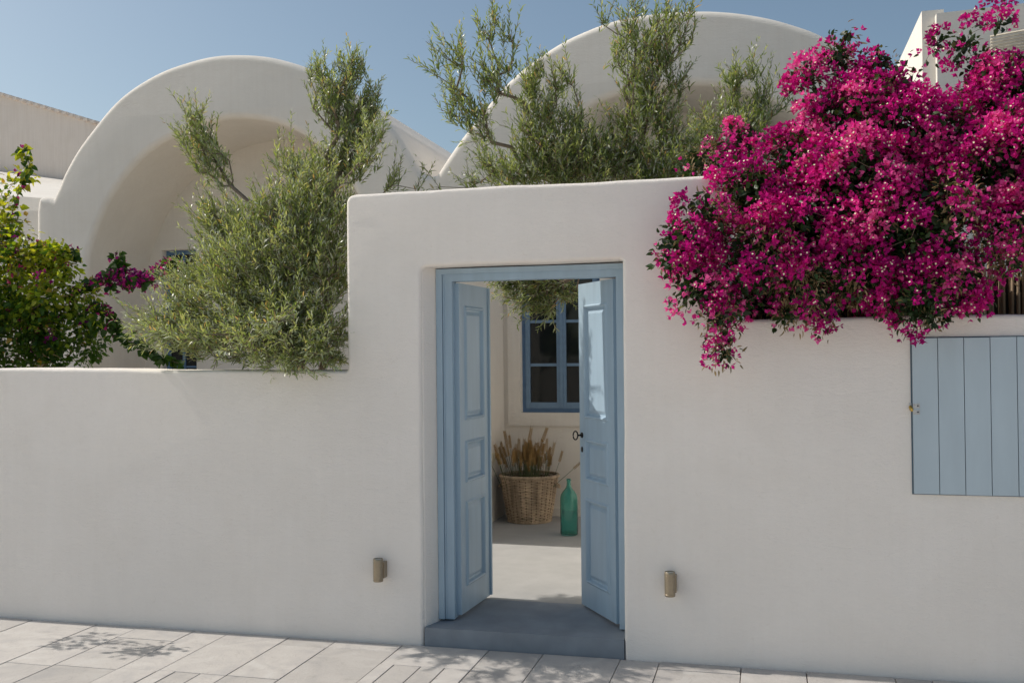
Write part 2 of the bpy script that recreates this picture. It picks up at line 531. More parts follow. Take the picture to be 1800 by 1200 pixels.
# splayed plaster reveal at the left jamb
bm = bmesh.new()
pr = [(-0.656, 0.020), (-0.644, 0.026), (-0.630, 0.060), (-0.614, 0.110), (-0.602, 0.157), (-0.602, 0.19), (-0.656, 0.19)]
lo = [bm.verts.new((x, y, 0.10)) for x, y in pr]
hi = [bm.verts.new((x, y, 2.212)) for x, y in pr]
bm.faces.new(lo); bm.faces.new(hi[::-1])
for k in range(len(pr)): bm.faces.new((lo[k], lo[(k + 1) % len(pr)], hi[(k + 1) % len(pr)], hi[k]))
bm_obj('jamb_reveal', bm, M_wall, wall, smooth=True)
# cement doorstep with threshold, dark slab run inward to paint the floor's shade
bm = bmesh.new()
box(bm, XL + 0.004, XR - 0.003, 0.002, 0.66, -0.05, 0.1215)
for v in bm.verts:
    if v.co.z > 0 and v.co.y < 0.1: v.co.z -= 0.017
o = bm_obj('doorstep', bm, M_step, wall, bevel=0.008, smooth=True)

# door frame
FX0, FX1, FY0, FY1, FZ = -0.625, 0.560, 0.155, 0.245, 2.205
IN0, IN1, INZ = -0.508, 0.477, 2.130
bm = bmesh.new()
def frame_ring(bm, x0, x1, z0, z1, wl, wr, wt, ya, yb):
    box(bm, x0, x0 + wl, ya, yb, z0, z1)
    box(bm, x1 - wr, x1, ya, yb, z0, z1)
    box(bm, x0 + wl, x1 - wr, ya, yb, z1 - wt, z1)
box(bm, -0.605, IN0, FY0, FY1, 0.12, FZ)
box(bm, IN1, XR + 0.02, FY0, FY1, 0.12, FZ)
box(bm, IN0, IN1, FY0, FY1, INZ, FZ)
bm_obj('door_frame', bm, M_blue, wall, bevel=0.003)
bm = bmesh.new()     # raised fillet on the frame's outer part
box(bm, -0.603, -0.566, FY0 - 0.013, FY0 + 0.002, 0.121, FZ - 0.001)
box(bm, -0.561, -0.555, FY0 - 0.006, FY0 + 0.002, 0.121, FZ - 0.001)
box(bm, -0.566, XR + 0.015, FY0 - 0.013, FY0 + 0.002, FZ - 0.032, FZ - 0.001)
bm_obj('frame_fillet', bm, M_blue, wall, bevel=0.003)

def door_leaf(hx, hy, ang, W, side, label):
    """leaf running from the hinge along +x local; side=+1: the moulded face looks to local -y"""
    Z0, Z1, th = 0.135, 2.122, 0.042
    L = empty('door_leaf', (hx, hy, 0), ang, parent=wall)
    L['label'] = label
    st = 0.088
    panels = [(0.29, 0.80), (0.915, 1.165), (1.295, 1.985)]
    bm = bmesh.new()
    box(bm, 0, st, -th / 2, th / 2, Z0, Z1)
    box(bm, W - st, W, -th / 2, th / 2, Z0, Z1)
    zc = Z0
    for a, b in panels + [(Z1, Z1)]:
        box(bm, st, W - st, -th / 2, th / 2, zc, a)
        zc = b
    bm_obj('stiles_and_rails', bm, M_blue, L, bevel=0.002)
    for a, b in panels:
        bm = bmesh.new()
        steps = [(0.0, -th / 2 - 0.004), (0.006, -th / 2 - 0.010), (0.013, -th / 2 - 0.006), (0.020, -th / 2 + 0.012), (0.030, -th / 2 + 0.0145), (0.048, -th / 2 + 0.006), (0.053, -th / 2 + 0.004)]
        for sgn in (1, -1):
            rings = []
            steps2 = [(-0.006, -th / 2 + 0.001)] + steps
            for ins, yy in steps2:
                rings.append([bm.verts.new((x, yy * sgn, z)) for x, z in ((st + ins, a + ins), (W - st - ins, a + ins), (W - st - ins, b - ins), (st + ins, b - ins))])
            for p, q in zip(rings, rings[1:]):
                for k in range(4):
                    bm.faces.new((p[k], p[(k + 1) % 4], q[(k + 1) % 4], q[k]))
            bm.faces.new(rings[-1])
        bm_obj('panel', bm, M_blue, L)
    return L, W, th
LL, W1, th = door_leaf(-0.500, 0.205, math.radians(86), 0.50, -1, 'left door leaf standing open, wholly in shade')
LR, W2, th = door_leaf(0.470, 0.215, math.radians(180 - 56), 0.500, 1, 'right door leaf half open with ring handle, dappled by the sun')
# meeting strip on the left leaf's closing edge
bm = bmesh.new()
box(bm, W1 + 0.001, W1 + 0.020, -0.034, 0.006, 0.14, 2.118)
bm_obj('meeting_strip', bm, M_blue, LL, bevel=0.004)
# ring handle, spindle, rosette, keyhole plate on the right leaf's inner and street face
bm = bmesh.new()
hz, hxl = 1.185, W2 - 0.035
# local +y is the face that looks to the street/left
def ringpts(cx, cy, cz, a, b, n=28):
    return [(cx + a * math.sin(2 * math.pi * k / n) * 0.25, cy + a * math.sin(2 * math.pi * k / n), cz + b * math.cos(2 * math.pi * k / n)) for k in range(n)]
tube(bm, ringpts(hxl, 0.066, hz, 0.014, 0.026), 0.0042, 8, closed=True)
tube(bm, [(hxl, 0.018, hz), (hxl, 0.03, hz), (hxl, 0.053, hz)], [0.007, 0.005, 0.006], 10)
bm2 = bm
tube(bm, [(hxl, 0.020, hz), (hxl, 0.0265, hz)], [0.018, 0.016], 16)
o = bm_obj('ring_handle', bm, M_iron, LR, smooth=True)
bm = bmesh.new()
tube(bm, [(hxl, 0.0205, hz - 0.088), (hxl, 0.0255, hz - 0.088)], [0.013, 0.011], 14)
for v in bm.verts: v.co.z = (v.co.z - (hz - 0.088)) * 1.45 + hz - 0.088
bm_obj('keyhole_plate', bm, M_iron, LR, smooth=True)

# plank shutter in the right wall
sh = empty('shutter', (0, 0, 0), parent=wall)
sx, sz0, sz1 = P(1603.5, 730).x, P(1604, 866).z, P(1603, 594.5).z
bm = bmesh.new()
box(bm, sx - 0.006, sx + 0.895, -0.004, 0.002, sz0 - 0.006, sz1 + 0.006)
bm_obj('shutter_back', bm, simple('dark_shutter_back', (0.10, 0.14, 0.18), 0.7), sh)  # dark backing that shows between the planks
pw = 0.1235
for k in range(7):
    bm = bmesh.new()
    x0 = sx + k * pw
    box(bm, x0 + 0.0018, x0 + pw - 0.0018, -0.026, -0.003, sz0 + random.uniform(-0.001, 0.001), sz1 + random.uniform(-0.001, 0.001))
    bm_obj('plank', bm, M_shut, sh, bevel=0.0022)
lz = P(1608, 718).z
bm = bmesh.new()
box(bm, sx + 0.001, sx + 0.034, -0.0295, -0.0262, lz + 0.004, lz + 0.028)
box(bm, sx + 0.001, sx + 0.034, -0.0295, -0.0262, lz - 0.028, lz - 0.004)
box(bm, sx - 0.014, sx - 0.004, -0.006, 0.002, lz + 0.006, lz + 0.03)
bm_obj('latch_plate', bm, M_zinc, sh, bevel=0.001)
bm = bmesh.new()
for dz in (0.016, -0.016):
    tube(bm, [(sx + 0.024, -0.0296, lz + dz), (sx + 0.024, -0.0325, lz + dz)], [0.0042, 0.0035], 8)
bm_obj('screw', bm, M_iron, sh)
bm = bmesh.new()
tube(bm, [(sx - 0.012, -0.018, lz + 0.012), (sx - 0.008, -0.03, lz), (sx - 0.004, -0.03, lz - 0.012)], [0.008, 0.010, 0.005], 8)
bm_obj('latch_knob', bm, M_brass, sh, smooth=True)

# ------------------------------------------------------------------ small lamps on the wall
def wall_lamp(px, pytop, pybot, label, rz):
    q = P(px, (pytop + pybot) / 2, -0.055)
    h = P(px, pytop, -0.055).z - P(px, pybot, -0.055).z
    t = empty('wall_lamp', (q.x, 0, q.z), 0, label, 'wall lamp', 'bronze cylinder lamps beside the blue door')
    r = 0.029
    bm = bmesh.new()
    lathe(bm, [(r * 0.93, -h / 2), (r, -h / 2 + 0.004), (r, -h / 2 + 0.012), (r * 0.965, -h / 2 + 0.013), (r * 0.965, -h / 2 + 0.016), (r, -h / 2 + 0.017), (r, h / 2 - 0.018),
               (r * 0.965, h / 2 - 0.0175), (r * 0.965, h / 2 - 0.0145), (r, h / 2 - 0.014), (r, h / 2 - 0.002), (r * 0.95, h / 2), (r * 0.86, h / 2), (r * 0.86, h / 2 - 0.006)], 36, 0, -0.058)
    bm_obj('lamp_body', bm, M_lamp, t, smooth=True)
    bm = bmesh.new()
    lathe(bm, [(r * 0.855, h / 2 - 0.008), (r * 0.855, h / 2 - 0.0045)], 30, 0, -0.058)
    bm_obj('lens', bm, M_lampglass, t)
    bm = bmesh.new()
    box(bm, 0.004, 0.034, -0.050, -0.0005, -h / 2 + 0.018, h / 2 - 0.022)
    bm_obj('bracket', bm, M_lamp, t, bevel=0.003, smooth=True)
wall_lamp(665, 981, 1021, 'small bronze cylinder lamp on the wall left of the blue door', 0)
wall_lamp(1177.5, 1004, 1047, 'small bronze cylinder lamp on the wall right of the blue door', 0)

# ------------------------------------------------------------------ the vaulted house
YV = 4.20
house = empty('vaulted_house', (0, 0, 0), label='white house with two big barrel vaults behind the garden wall', cat='house')
def vp(lst): return [pz(a, b, YV) for a, b in lst]
o1 = vp([(62, 372), (66, 349), (78, 345), (92, 348), (102, 325), (111, 303), (134, 262), (166, 219), (198, 181), (233, 152), (280, 125), (327, 108), (373, 97), (420, 94.5), (467, 98), (513, 109), (554, 124),
         (600, 150), (645, 186), (680, 214), (706, 246), (724, 276), (738, 300), (752, 309)])
o2 = vp([(766, 307), (784, 279), (804, 250), (824, 224), (844, 200), (872, 164), (904, 132), (936, 106), (976, 79), (1016, 58), (1080, 34), (1160, 20.5), (1232, 17), (1290, 20), (1347, 29),
         (1392, 41), (1437, 57), (1480, 82), (1520, 112), (1570, 165), (1610, 230), (1640, 300), (1655, 340)])
outer = smooth_path(o1[:4], 4) + smooth_path(o1[4:], 4) + smooth_path(o2, 4)
# arched openings, from the ground up and over
in1 = vp([(176, 640), (146, 515), (150, 484), (157, 437), (175, 385), (198, 338), (233, 292), (268, 260), (315, 233), (350, 219), (397, 209), (443, 209), (484, 216), (525, 233), (560, 258), (600, 300),
          (632, 355), (650, 420), (658, 480), (660, 640)])
in2 = vp([(952, 640), (952, 400), (962, 320), (985, 250), (1032, 192), (1080, 168), (1140, 154), (1220, 149), (1290, 155), (1347, 172), (1400, 205), (1445, 260), (1470, 330), (1480, 640)])
def opening(pts):
    p = smooth_path(pts[1:-1], 4)
    return p
op1, op2 = opening(in1), opening(in2)
zb = 0.02
ol = [(outer[0][0], zb)] + outer + [(outer[-1][0], zb)]
ol += [(op2[-1][0], zb)] + op2[::-1] + [(op2[0][0], zb)]
ol += [(op1[-1][0], zb)] + op1[::-1] + [(op1[0][0] + 0.0, zb)]
curve_slab('vault_shell', [ol], YV, YV + 6.0, 0.075, M_house, house, 6)
# recessed walls under the arches with blue openings
YR = YV + 1.15
def rect_px(pa, pb, ya, yb, y):
    a, b = P(pa, ya, y), P(pb, yb, y)
    return a.x, b.x, b.z, a.z
wx0, wx1, wz0, wz1 = rect_px(518, 557, 364, 500, YR)
dx0, dx1, dz0, dz1 = rect_px(284, 345, 440, 640, YR)
dz0 = 0.12
def wall_with_holes(bm, x0, x1, z0, z1, ya, yb, holes):
    xsn = sorted({x0, x1, *[h[0] for h in holes], *[h[1] for h in holes]})
    zsn = sorted({z0, z1, *[h[2] for h in holes], *[h[3] for h in holes]})
    def solid(i, j):
        if not (0 <= i < len(xsn) - 1 and 0 <= j < len(zsn) - 1): return False
        cx, cz = (xsn[i] + xsn[i + 1]) / 2, (zsn[j] + zsn[j + 1]) / 2
        return not any(h[0] < cx < h[1] and h[2] < cz < h[3] for h in holes)
    V = {}
    def v(i, k, j):
        key = (i, k, j)
        if key not in V: V[key] = bm.verts.new((xsn[i], (ya, yb)[k], zsn[j]))
        return V[key]
    for i in range(len(xsn) - 1):
        for j in range(len(zsn) - 1):
            if not solid(i, j): continue
            bm.faces.new((v(i, 0, j), v(i + 1, 0, j), v(i + 1, 0, j + 1), v(i, 0, j + 1)))
            bm.faces.new((v(i, 1, j), v(i, 1, j + 1), v(i + 1, 1, j + 1), v(i + 1, 1, j)))
            if not solid(i - 1, j): bm.faces.new((v(i, 0, j), v(i, 0, j + 1), v(i, 1, j + 1), v(i, 1, j)))
            if not solid(i + 1, j): bm.faces.new((v(i + 1, 0, j), v(i + 1, 1, j), v(i + 1, 1, j + 1), v(i + 1, 0, j + 1)))
            if not solid(i, j - 1): bm.faces.new((v(i, 0, j), v(i, 1, j), v(i + 1, 1, j), v(i + 1, 0, j)))
            if not solid(i, j + 1): bm.faces.new((v(i, 0, j + 1), v(i + 1, 0, j + 1), v(i + 1, 1, j + 1), v(i, 1, j + 1)))
def grown(op, m):
    q = np.array(op); c = (q.min(axis=0) + q.max(axis=0)) / 2
    q = c + (q - c) * (1 + m)
    return [(q[0][0], 0.03)] + [tuple(v) for v in q] + [(q[-1][0], 0.03)]
def hole(x0, x1, z0, z1): return [(x0, z0), (x0, z1), (x1, z1), (x1, z0)]
curve_slab('recess_wall', [grown(op1, 0.02), hole(wx0, wx1, wz0, wz1), hole(dx0, dx1, dz0, dz1)], YR, YR + 0.2, 0.012, M_house, house, 2)
curve_slab('recess_wall', [grown(op2, 0.02), hole(2.0, 2.9, 0.12, 2.4)], YR, YR + 0.2, 0.012, M_house, house, 2)
def blue_window(x0, x1, z0, z1, y, cols, rows, name, parent, m=M_blue_d):
    f = 0.05
    bm = bmesh.new()
    box(bm, x0, x0 + f, y, y + 0.06, z0, z1); box(bm, x1 - f, x1, y, y + 0.06, z0, z1)
    box(bm, x0 + f, x1 - f, y, y + 0.06, z0, z0 + f); box(bm, x0 + f, x1 - f, y, y + 0.06, z1 - f, z1)
    for c in range(1, cols):
        xx = x0 + (x1 - x0) * c / cols
        box(bm, xx - 0.02, xx + 0.02, y + 0.008, y + 0.05, z0 + f, z1 - f)
    fr = bm_obj(name, bm, m, parent, bevel=0.004)
    for r_ in range(1, rows):
        zz = z0 + (z1 - z0) * r_ / rows
        bm = bmesh.new()
        box(bm, x0 + f, x1 - f, y + 0.012, y + 0.04, zz - 0.012, zz + 0.012)
        bm_obj('muntin', bm, m, fr)
    bm = bmesh.new()
    box(bm, x0 + f * 0.6, x1 - f * 0.6, y + 0.026, y + 0.03, z0 + f * 0.6, z1 - f * 0.6)
    bm_obj('pane', bm, M_glass, fr)
    return fr
blue_window(wx0, wx1, wz0, wz1, YR + 0.10, 2, 3, 'window', house)
blue_window(dx0, dx1, dz0, dz1, YR + 0.10, 2, 4, 'glazed_door', house)
blue_window(2.0, 2.9, 0.12, 2.4, YR + 0.10, 2, 4, 'glazed_door', house)

# courtyard nook: wing wall on the left, window wall at the back
YB = 3.95
bm = bmesh.new()
box(bm, -1.50, -1.20, 2.50, 4.19, 0.0, 2.55)
bm_obj('wing_wall', bm, M_house, house, bevel=0.035, seg=4, smooth=True)
nx0, nx1 = P(921, 640, YB + 0.07).x, P(1056, 640, YB + 0.07).x
nz0, nz1 = P(960, 722, YB + 0.07).z, P(960, 455, YB + 0.07).z
bm = bmesh.new()
wall_with_holes(bm, -1.199, 2.6, 0.0, 2.95, YB, YB + 0.22, [(nx0 - 0.012, nx1 + 0.012, nz0 - 0.012, nz1 + 0.01)])
bm_obj('window_wall', bm, M_house, house, bevel=0.008, smooth=True)
# raised plaster band round the window
bx0, bx1 = P(893, 640, YB).x, nx1 + 0.15
bz0, bz1 = P(950, 748, YB).z, nz1 + 0.16
bm = bmesh.new()
wall_with_holes(bm, bx0, bx1, bz0, bz1, YB - 0.022, YB + 0.002, [(nx0 - 0.013, nx1 + 0.013, nz0 - 0.013, nz1 + 0.011)])
bm_obj('plaster_surround', bm, M_house, house, bevel=0.006, smooth=True)
bm = bmesh.new()     # low skirting ledge
box(bm, -1.198, 2.5, YB - 0.03, YB + 0.001, 0.119, 0.20)
bm_obj('skirting', bm, M_house, house, bevel=0.008, smooth=True)
bm = bmesh.new()
box(bm, 0.90, 1.10, 0.37, YB - 0.001, 0.0, 2.45)
bm_obj('side_wall', bm, M_house, house, bevel=0.035, seg=4, smooth=True)
# casement window: outer frame, two casements each with muntins and panes
wy = YB + 0.055
bm = bmesh.new()
wall_with_holes(bm, nx0 - 0.012, nx1 + 0.012, nz0 - 0.012, nz1 + 0.01, wy, wy + 0.07, [(nx0 + 0.022, nx1 - 0.022, nz0 + 0.028, nz1 - 0.03)])
wf = bm_obj('courtyard_window', bm, M_blue_d, house, bevel=0.003)
M_blue_m = simple('mid_blue_window_paint', (0.165, 0.265, 0.39), 0.4, noise=0.08, nscale=20)
mid = (nx0 + nx1) / 2
rows_z = [nz0 + 0.028] + [P(960, q, YB + 0.07).z for q in (641, 565, 490)] + [nz1 - 0.03]
for (a, b, sgn) in ((nx0 + 0.023, mid - 0.002, 1), (mid + 0.002, nx1 - 0.023, -1)):
    bm = bmesh.new()
    wall_with_holes(bm, a, b, nz0 + 0.029, nz1 - 0.031, wy - 0.012, wy + 0.035, [(a + 0.045, b - 0.045, nz0 + 0.085, nz1 - 0.08)])
    bm_obj('casement', bm, M_blue_m, wf, bevel=0.004)
    for zz in rows_z[1:-1]:
        bm = bmesh.new()
        box(bm, a + 0.044, b - 0.044, wy - 0.004, wy + 0.026, zz - 0.014, zz + 0.014)
        bm_obj('muntin', bm, M_blue_m, wf, bevel=0.004)
    for za, zb_ in zip(rows_z, rows_z[1:]):
        bm = bmesh.new()
        box(bm, a + 0.040, b - 0.040, wy + 0.012, wy + 0.016, za + 0.012, zb_ - 0.012)
        bm_obj('pane', bm, M_glass, wf)
bm = bmesh.new()
box(bm, mid - 0.016, mid + 0.016, wy - 0.022, wy - 0.0125, nz0 + 0.03, nz1 - 0.035)
bm_obj('astragal', bm, M_blue_m, wf, bevel=0.004)
# small switch plate on the wing wall
sp_ = empty('socket_plate', (-1.198, 3.50, 0.72), label='small cream electric plate on the wall left of the basket', cat='socket')
bm = bmesh.new()
box(bm, 0.0, 0.012, -0.045, 0.045, -0.045, 0.045)
bm_obj('cover', bm, M_plate, sp_, bevel=0.003)
bm = bmesh.new()
box(bm, 0.0121, 0.016, -0.025, 0.025, -0.028, 0.028)
bm_obj('insert', bm, simple('cream_insert', (0.55, 0.5, 0.38), 0.4), sp_, bevel=0.002)

# ------------------------------------------------------------------ neighbouring buildings
fh = empty('terrace_building', (0, 0, 0), label='blank pinkish building with toothed parapet behind the vault at left', cat='building')
YF = 13.0
a = P(-260, 95, YF); b = P(170, 218.5, YF - 0.0)
bm = bmesh.new()
q0, q1 = P(-400, 48, YF), P(330, 266, YF)
vs1 = [bm.verts.new((x, y, z)) for y in (YF, YF + 5) for x, z in ((q0.x, 0), (q1.x, 0), (q1.x, q1.z), (q0.x, q0.z))]
for f in ((0, 1, 2, 3), (4, 7, 6, 5), (3, 2, 6, 7), (0, 3, 7, 4), (1, 5, 6, 2)): bm.faces.new([vs1[i] for i in f])
bm_obj('wall', bm, M_far, fh)
me_tile = None
N = 62
for k in range(N):
    t = (k + 0.5) / N
    x = q0.x + (q1.x - q0.x) * t; z = q0.z + (q1.z - q0.z) * t
    if me_tile is None:
        bm = bmesh.new()
        w_ = (q1.x - q0.x) / N
        box(bm, -w_ * 0.36, w_ * 0.36, -0.10, 0.3, -0.02, 0.045)
        bmesh.ops.bevel(bm, geom=list(bm.edges), offset=0.015, segments=2, affect='EDGES')
        me_tile = bpy.data.meshes.new('coping_tile'); bm.to_mesh(me_tile); bm.free(); me_tile.materials.append(M_far)
    link('coping_tile', me_tile, None, fh, (x, YF, z + 0.01))
# lower sunlit roof in front of it
lh = empty('low_roof_building', (0, 0, 0), label='low white roof slope beside the left vault under the pinkish wall', cat='building')
bm = bmesh.new()
ya_, yb_ = 7.0, 12.9
pA, pB = P(-300, 322, ya_), P(130, 352, ya_)
pC, pD = P(-300, 262, yb_), P(150, 321, yb_)
vv = [bm.verts.new(v) for v in (pA, pB, pD, pC)]
vb = [bm.verts.new((v.co.x, v.co.y, 0.0)) for v in vv]
bm.faces.new(vv)
for i in range(4): bm.faces.new((vv[i], vb[i], vb[(i + 1) % 4], vv[(i + 1) % 4]))
bm_obj('roof_block', bm, M_house, lh)
# boundary wall between the left vault and the frame edge
lb = empty('side_house', (0, 0, 0), label='low white house wall behind the left bougainvillea', cat='building')
bm = bmesh.new()
zt = P(30, 372, YV + 0.3).z
box(bm, P(-500, 372, YV + 0.3).x, outer[0][0] + 0.03, YV + 0.3, YV + 3.0, 0.0, zt)
bm_obj('wall', bm, M_house, lb, bevel=0.05, seg=4, smooth=True)

# right upper building
rb = empty('roof_room', (0, 0, 0), label='white flat roofed room rising behind the magenta bougainvillea', cat='building')
YT = 7.0
bm = bmesh.new()
c0, c1 = P(1646, 24, YT), P(1990, -16, YT)
vs1 = []
for (x, y, z) in ((c0.x, YT, 0), (c1.x, YT, 0), (c1.x, YT, c1.z), (c0.x, YT, c0.z)): vs1.append(bm.verts.new((x, y, z)))
for v in list(vs1): vs1.append(bm.verts.new((v.co.x, YT + 3.5, v.co.z)))
for f in ((0, 1, 2, 3), (4, 7, 6, 5), (3, 2, 6, 7), (0, 3, 7, 4), (1, 5, 6, 2)): bm.faces.new([vs1[i] for i in f])
bm_obj('upper_block', bm, M_house, rb, bevel=0.05, seg=3, smooth=True)
bm = bmesh.new()
d0 = P(1612, 38, YT + 0.5)
box(bm, d0.x, c0.x + 0.1, YT + 0.12, YT + 3.0, 0, d0.z)
bm_obj('side_block', bm, M_house, rb, bevel=0.09, seg=4, smooth=True)
# thin rods added for the striped pergola shadow on the block's front
rbm = bmesh.new()
zt0 = P(1760, 62, YT - 0.15).z
x_a, x_b = P(1700, 60, YT - 0.15).x, P(1990, 60, YT - 0.15).x
for k in range(26):
    tube(rbm, [(x_a + 0.25, YT - 0.12, zt0 - k * 0.035), (x_b, YT - 0.12, zt0 - k * 0.035 + 0.16)], 0.012, 5)
bl = bm_obj('shadow_rods', rbm, simple('shadow_rod_pale', (0.62, 0.55, 0.44), 0.8, noise=0.2, nscale=20), rb)
bl['kind'] = 'stuff'

# dark reed screen behind the right wall
rs = empty('reed_screen', (0, 0, 0), label='dark reed screen standing behind the right wall under the bougainvillea', cat='screen')
me_r = []
for k in range(3):
    bm = bmesh.new()
    lathe(bm, [(0.010, 0), (0.011, 0.5), (0.0125, 0.505), (0.0105, 0.51), (0.010, 1.0), (0.0115, 1.005), (0.009, 1.01), (0.008, 1.25 + 0.05 * k)], 7)
    m_ = bpy.data.meshes.new('reed'); bm.to_mesh(m_); bm.free(); m_.materials.append(M_reed); me_r.append(m_)
xa = P(1310, 520, 0.6).x
for k in range(88):
    if random.random() < 0.1: continue
    o = link('reed', me_r[k % 3], None, rs, (xa + k * 0.024 + random.uniform(-0.004, 0.004), 0.6 + random.uniform(-0.012, 0.012), 1.0))
    o.rotation_euler = (random.uniform(-0.02, 0.02), random.uniform(-0.02, 0.02), random.uniform(0, 6))
bm = bmesh.new()
px_ = P(1725, 520, 0.57).x
tube(bm, [(px_, 0.57, 0.1), (px_ + 0.005, 0.57, 2.15)], 0.022, 10)
bm_obj('post', bm, M_reed, rs)
bm = bmesh.new()
box(bm, xa, xa + 2.1, 0.63, 0.65, 0.9, 2.10)  # added dark sheet, stands in for shaded foliage beneath the bush
bm_obj('dark_filler_sheet', bm, simple('dark_filler', (0.03, 0.022, 0.016), 0.9), rs)

# ------------------------------------------------------------------ foliage machinery
def tri_mesh(name, V, F, MI, tint, mats, parent, smooth=False):
    me = bpy.data.meshes.new(name)
    nv, nf = len(V), len(F)
    me.vertices.add(nv); me.vertices.foreach_set('co', V.astype(np.float32).ravel())
    me.loops.add(nf * 3); me.loops.foreach_set('vertex_index', F.astype(np.int32).ravel())
    me.polygons.add(nf)
    me.polygons.foreach_set('loop_start', np.arange(0, nf * 3, 3, dtype=np.int32))
    me.polygons.foreach_set('material_index', MI.astype(np.int32))
    if smooth: me.polygons.foreach_set('use_smooth', np.ones(nf, bool))
    at = me.attributes.new('tint', 'FLOAT', 'POINT')
    at.data.foreach_set('value', tint.astype(np.float32))
    me.update(calc_edges=True)
    for m in mats: me.materials.append(m)
    return link(name, me, None, parent)

def unit(v):
    return v / np.maximum(np.linalg.norm(v, axis=-1, keepdims=True), 1e-9)

# template shapes: (along, across, up) coordinates and triangles
T_OLIVE = (np.array([(0, 0, 0), (0.38, 0.5, 0.06), (0.38, -0.5, 0.06), (0.72, 0.36, 0.02), (0.72, -0.36, 0.02), (1, 0, -0.10)]),
           np.array([(0, 1, 2), (1, 3, 4), (1, 4, 2), (3, 5, 4)]))
T_LEAF = (np.array([(0, 0, 0), (0.3, 0.5, 0.10), (0.3, -0.5, 0.10), (0.45, 0, 0), (1, 0, -0.12), (0.68, 0.34, 0.05), (0.68, -0.34, 0.05)]),
          np.array([(0, 1, 3), (0, 3, 2), (1, 5, 3), (3, 6, 2), (5, 4, 3), (3, 4, 6)]))
T_BRACT = (np.array([(0, 0, 0), (0.42, 0.48, 0.16), (0.42, -0.48, 0.16), (0.5, 0, 0.02), (1, 0, 0.10)]),
           np.array([(0, 1, 3), (0, 3, 2), (1, 4, 3), (3, 4, 2)]))
T_STAR = (np.array([(0, 0, 1), (0.5, 0, 1.15), (0, 0.5, 1.15), (-0.5, 0, 1.15), (0, -0.5, 1.15)]),
          np.array([(0, 1, 2), (0, 2, 3), (0, 3, 4), (0, 4, 1)]))

def scatter(tpl, pos, d, nrm, length, width, tint, mi):
    """copies of a template: d = along, nrm = rough up"""
    TV, TF = tpl
    d = unit(d)
    side = unit(np.cross(nrm, d))
    up = np.cross(d, side)
    n = len(pos)
    V = (pos[:, None, :] + d[:, None, :] * (TV[None, :, 0:1] * length[:, None, None])
         + side[:, None, :] * (TV[None, :, 1:2] * width[:, None, None])
         + up[:, None, :] * (TV[None, :, 2:3] * length[:, None, None]))
    F = TF[None] + (np.arange(n) * len(TV))[:, None, None]
    return V.reshape(-1, 3), F.reshape(-1, 3), np.full(n * len(TF), mi), np.repeat(tint, len(TV))

def merge(parts):
    V, F, MI, TI = [], [], [], []
    off = 0
    for v, f, m, t in parts:
        if len(v) == 0: continue
        V.append(v); F.append(f + off); MI.append(m); TI.append(t)
        off += len(v)
    return np.concatenate(V), np.concatenate(F), np.concatenate(MI), np.concatenate(TI)

def blob_world(blobs):
    """(px, py, radius px, y, depth ratio, density) -> centre, rx, ry, density"""
    out = []
    for b in blobs:
        px, py, r, y = b[:4]
        ratio = b[4] if len(b) > 4 else 1.0
        den = b[5] if len(b) > 5 else 1.0
        c = P(px, py, y)
        dd = (c - cam_loc).length
        rw = r * dd / FPX
        out.append((np.array(c), rw, rw * ratio, den))
    return out

def sample_blobs(bw, total, shell=0.0):
    wts = np.array([b[1] ** 2.3 * b[3] for b in bw]); wts /= wts.sum()
    pts, idx = [], []
    for i, (b, w_) in enumerate(zip(bw, wts)):
        n = max(1, int(round(total * w_)))
        v = unit(rng.normal(size=(n, 3)))
        rr = (shell + (1 - shell) * rng.random(n)) ** (1 / 2.2)
        p = b[0] + v * rr[:, None] * np.array([b[1], b[2], b[1]])
        pts.append(p); idx += [i] * n
    return np.concatenate(pts), np.array(idx)

def wall_top(x):
    return np.where(x < pt0[0], lw1[1], np.where(x < pt1[0], np.interp(x, [pt0[0], pt1[0]], [pt0[1], pt1[1]]), rw0[1]))

def not_in_wall(p, m=0.03):
    inside = (p[:, 1] > -m) & (p[:, 1] < T + m) & (p[:, 2] < wall_top(p[:, 0]) + m)
    inside |= (p[:, 0] > pt0[0] - m) & (p[:, 0] < pt1[0] + m) & (p[:, 1] > -m) & (p[:, 1] < T + m) & (p[:, 2] < 2.6)
    return ~inside

def grow(roots, pts, step=0.12):
    """join every point to the nearest woody node that lies nearer the root; returns nodes, parent list"""
    nodes = [np.array(r, float) for r in roots]; par = [-1] + list(range(len(roots) - 1))
    root = nodes[-1]
    order = np.argsort(np.linalg.norm(pts - root, axis=1))
    arr = np.zeros((len(roots) + len(pts) * 12 + 10, 3)); arr[:len(nodes)] = nodes
    cnt = len(nodes)
    ends = []
    dist_root = np.zeros(len(arr))
    for i in range(1, cnt): dist_root[i] = dist_root[i - 1] + np.linalg.norm(arr[i] - arr[i - 1])
    for k in order:
        p = pts[k]
        dd = np.linalg.norm(arr[:cnt] - p, axis=1)
        j = int(np.argmin(dd + 0.35 * dist_root[:cnt]))
        L = dd[j]
        n = max(1, min(10, int(L / step)))
        prev = j
        a = arr[j].copy()
        for q in range(1, n + 1):
            t = q / n
            m = a + (p - a) * t + np.array([0, 0, -0.10 * L * math.sin(math.pi * t)]) + (rng.normal(size=3) * 0.012 if q < n else 0)
            arr[cnt] = m
            dist_root[cnt] = dist_root[prev] + L / n
            par.append(prev); prev = cnt; cnt += 1
        ends.append((prev, k))
    return arr[:cnt], par, ends

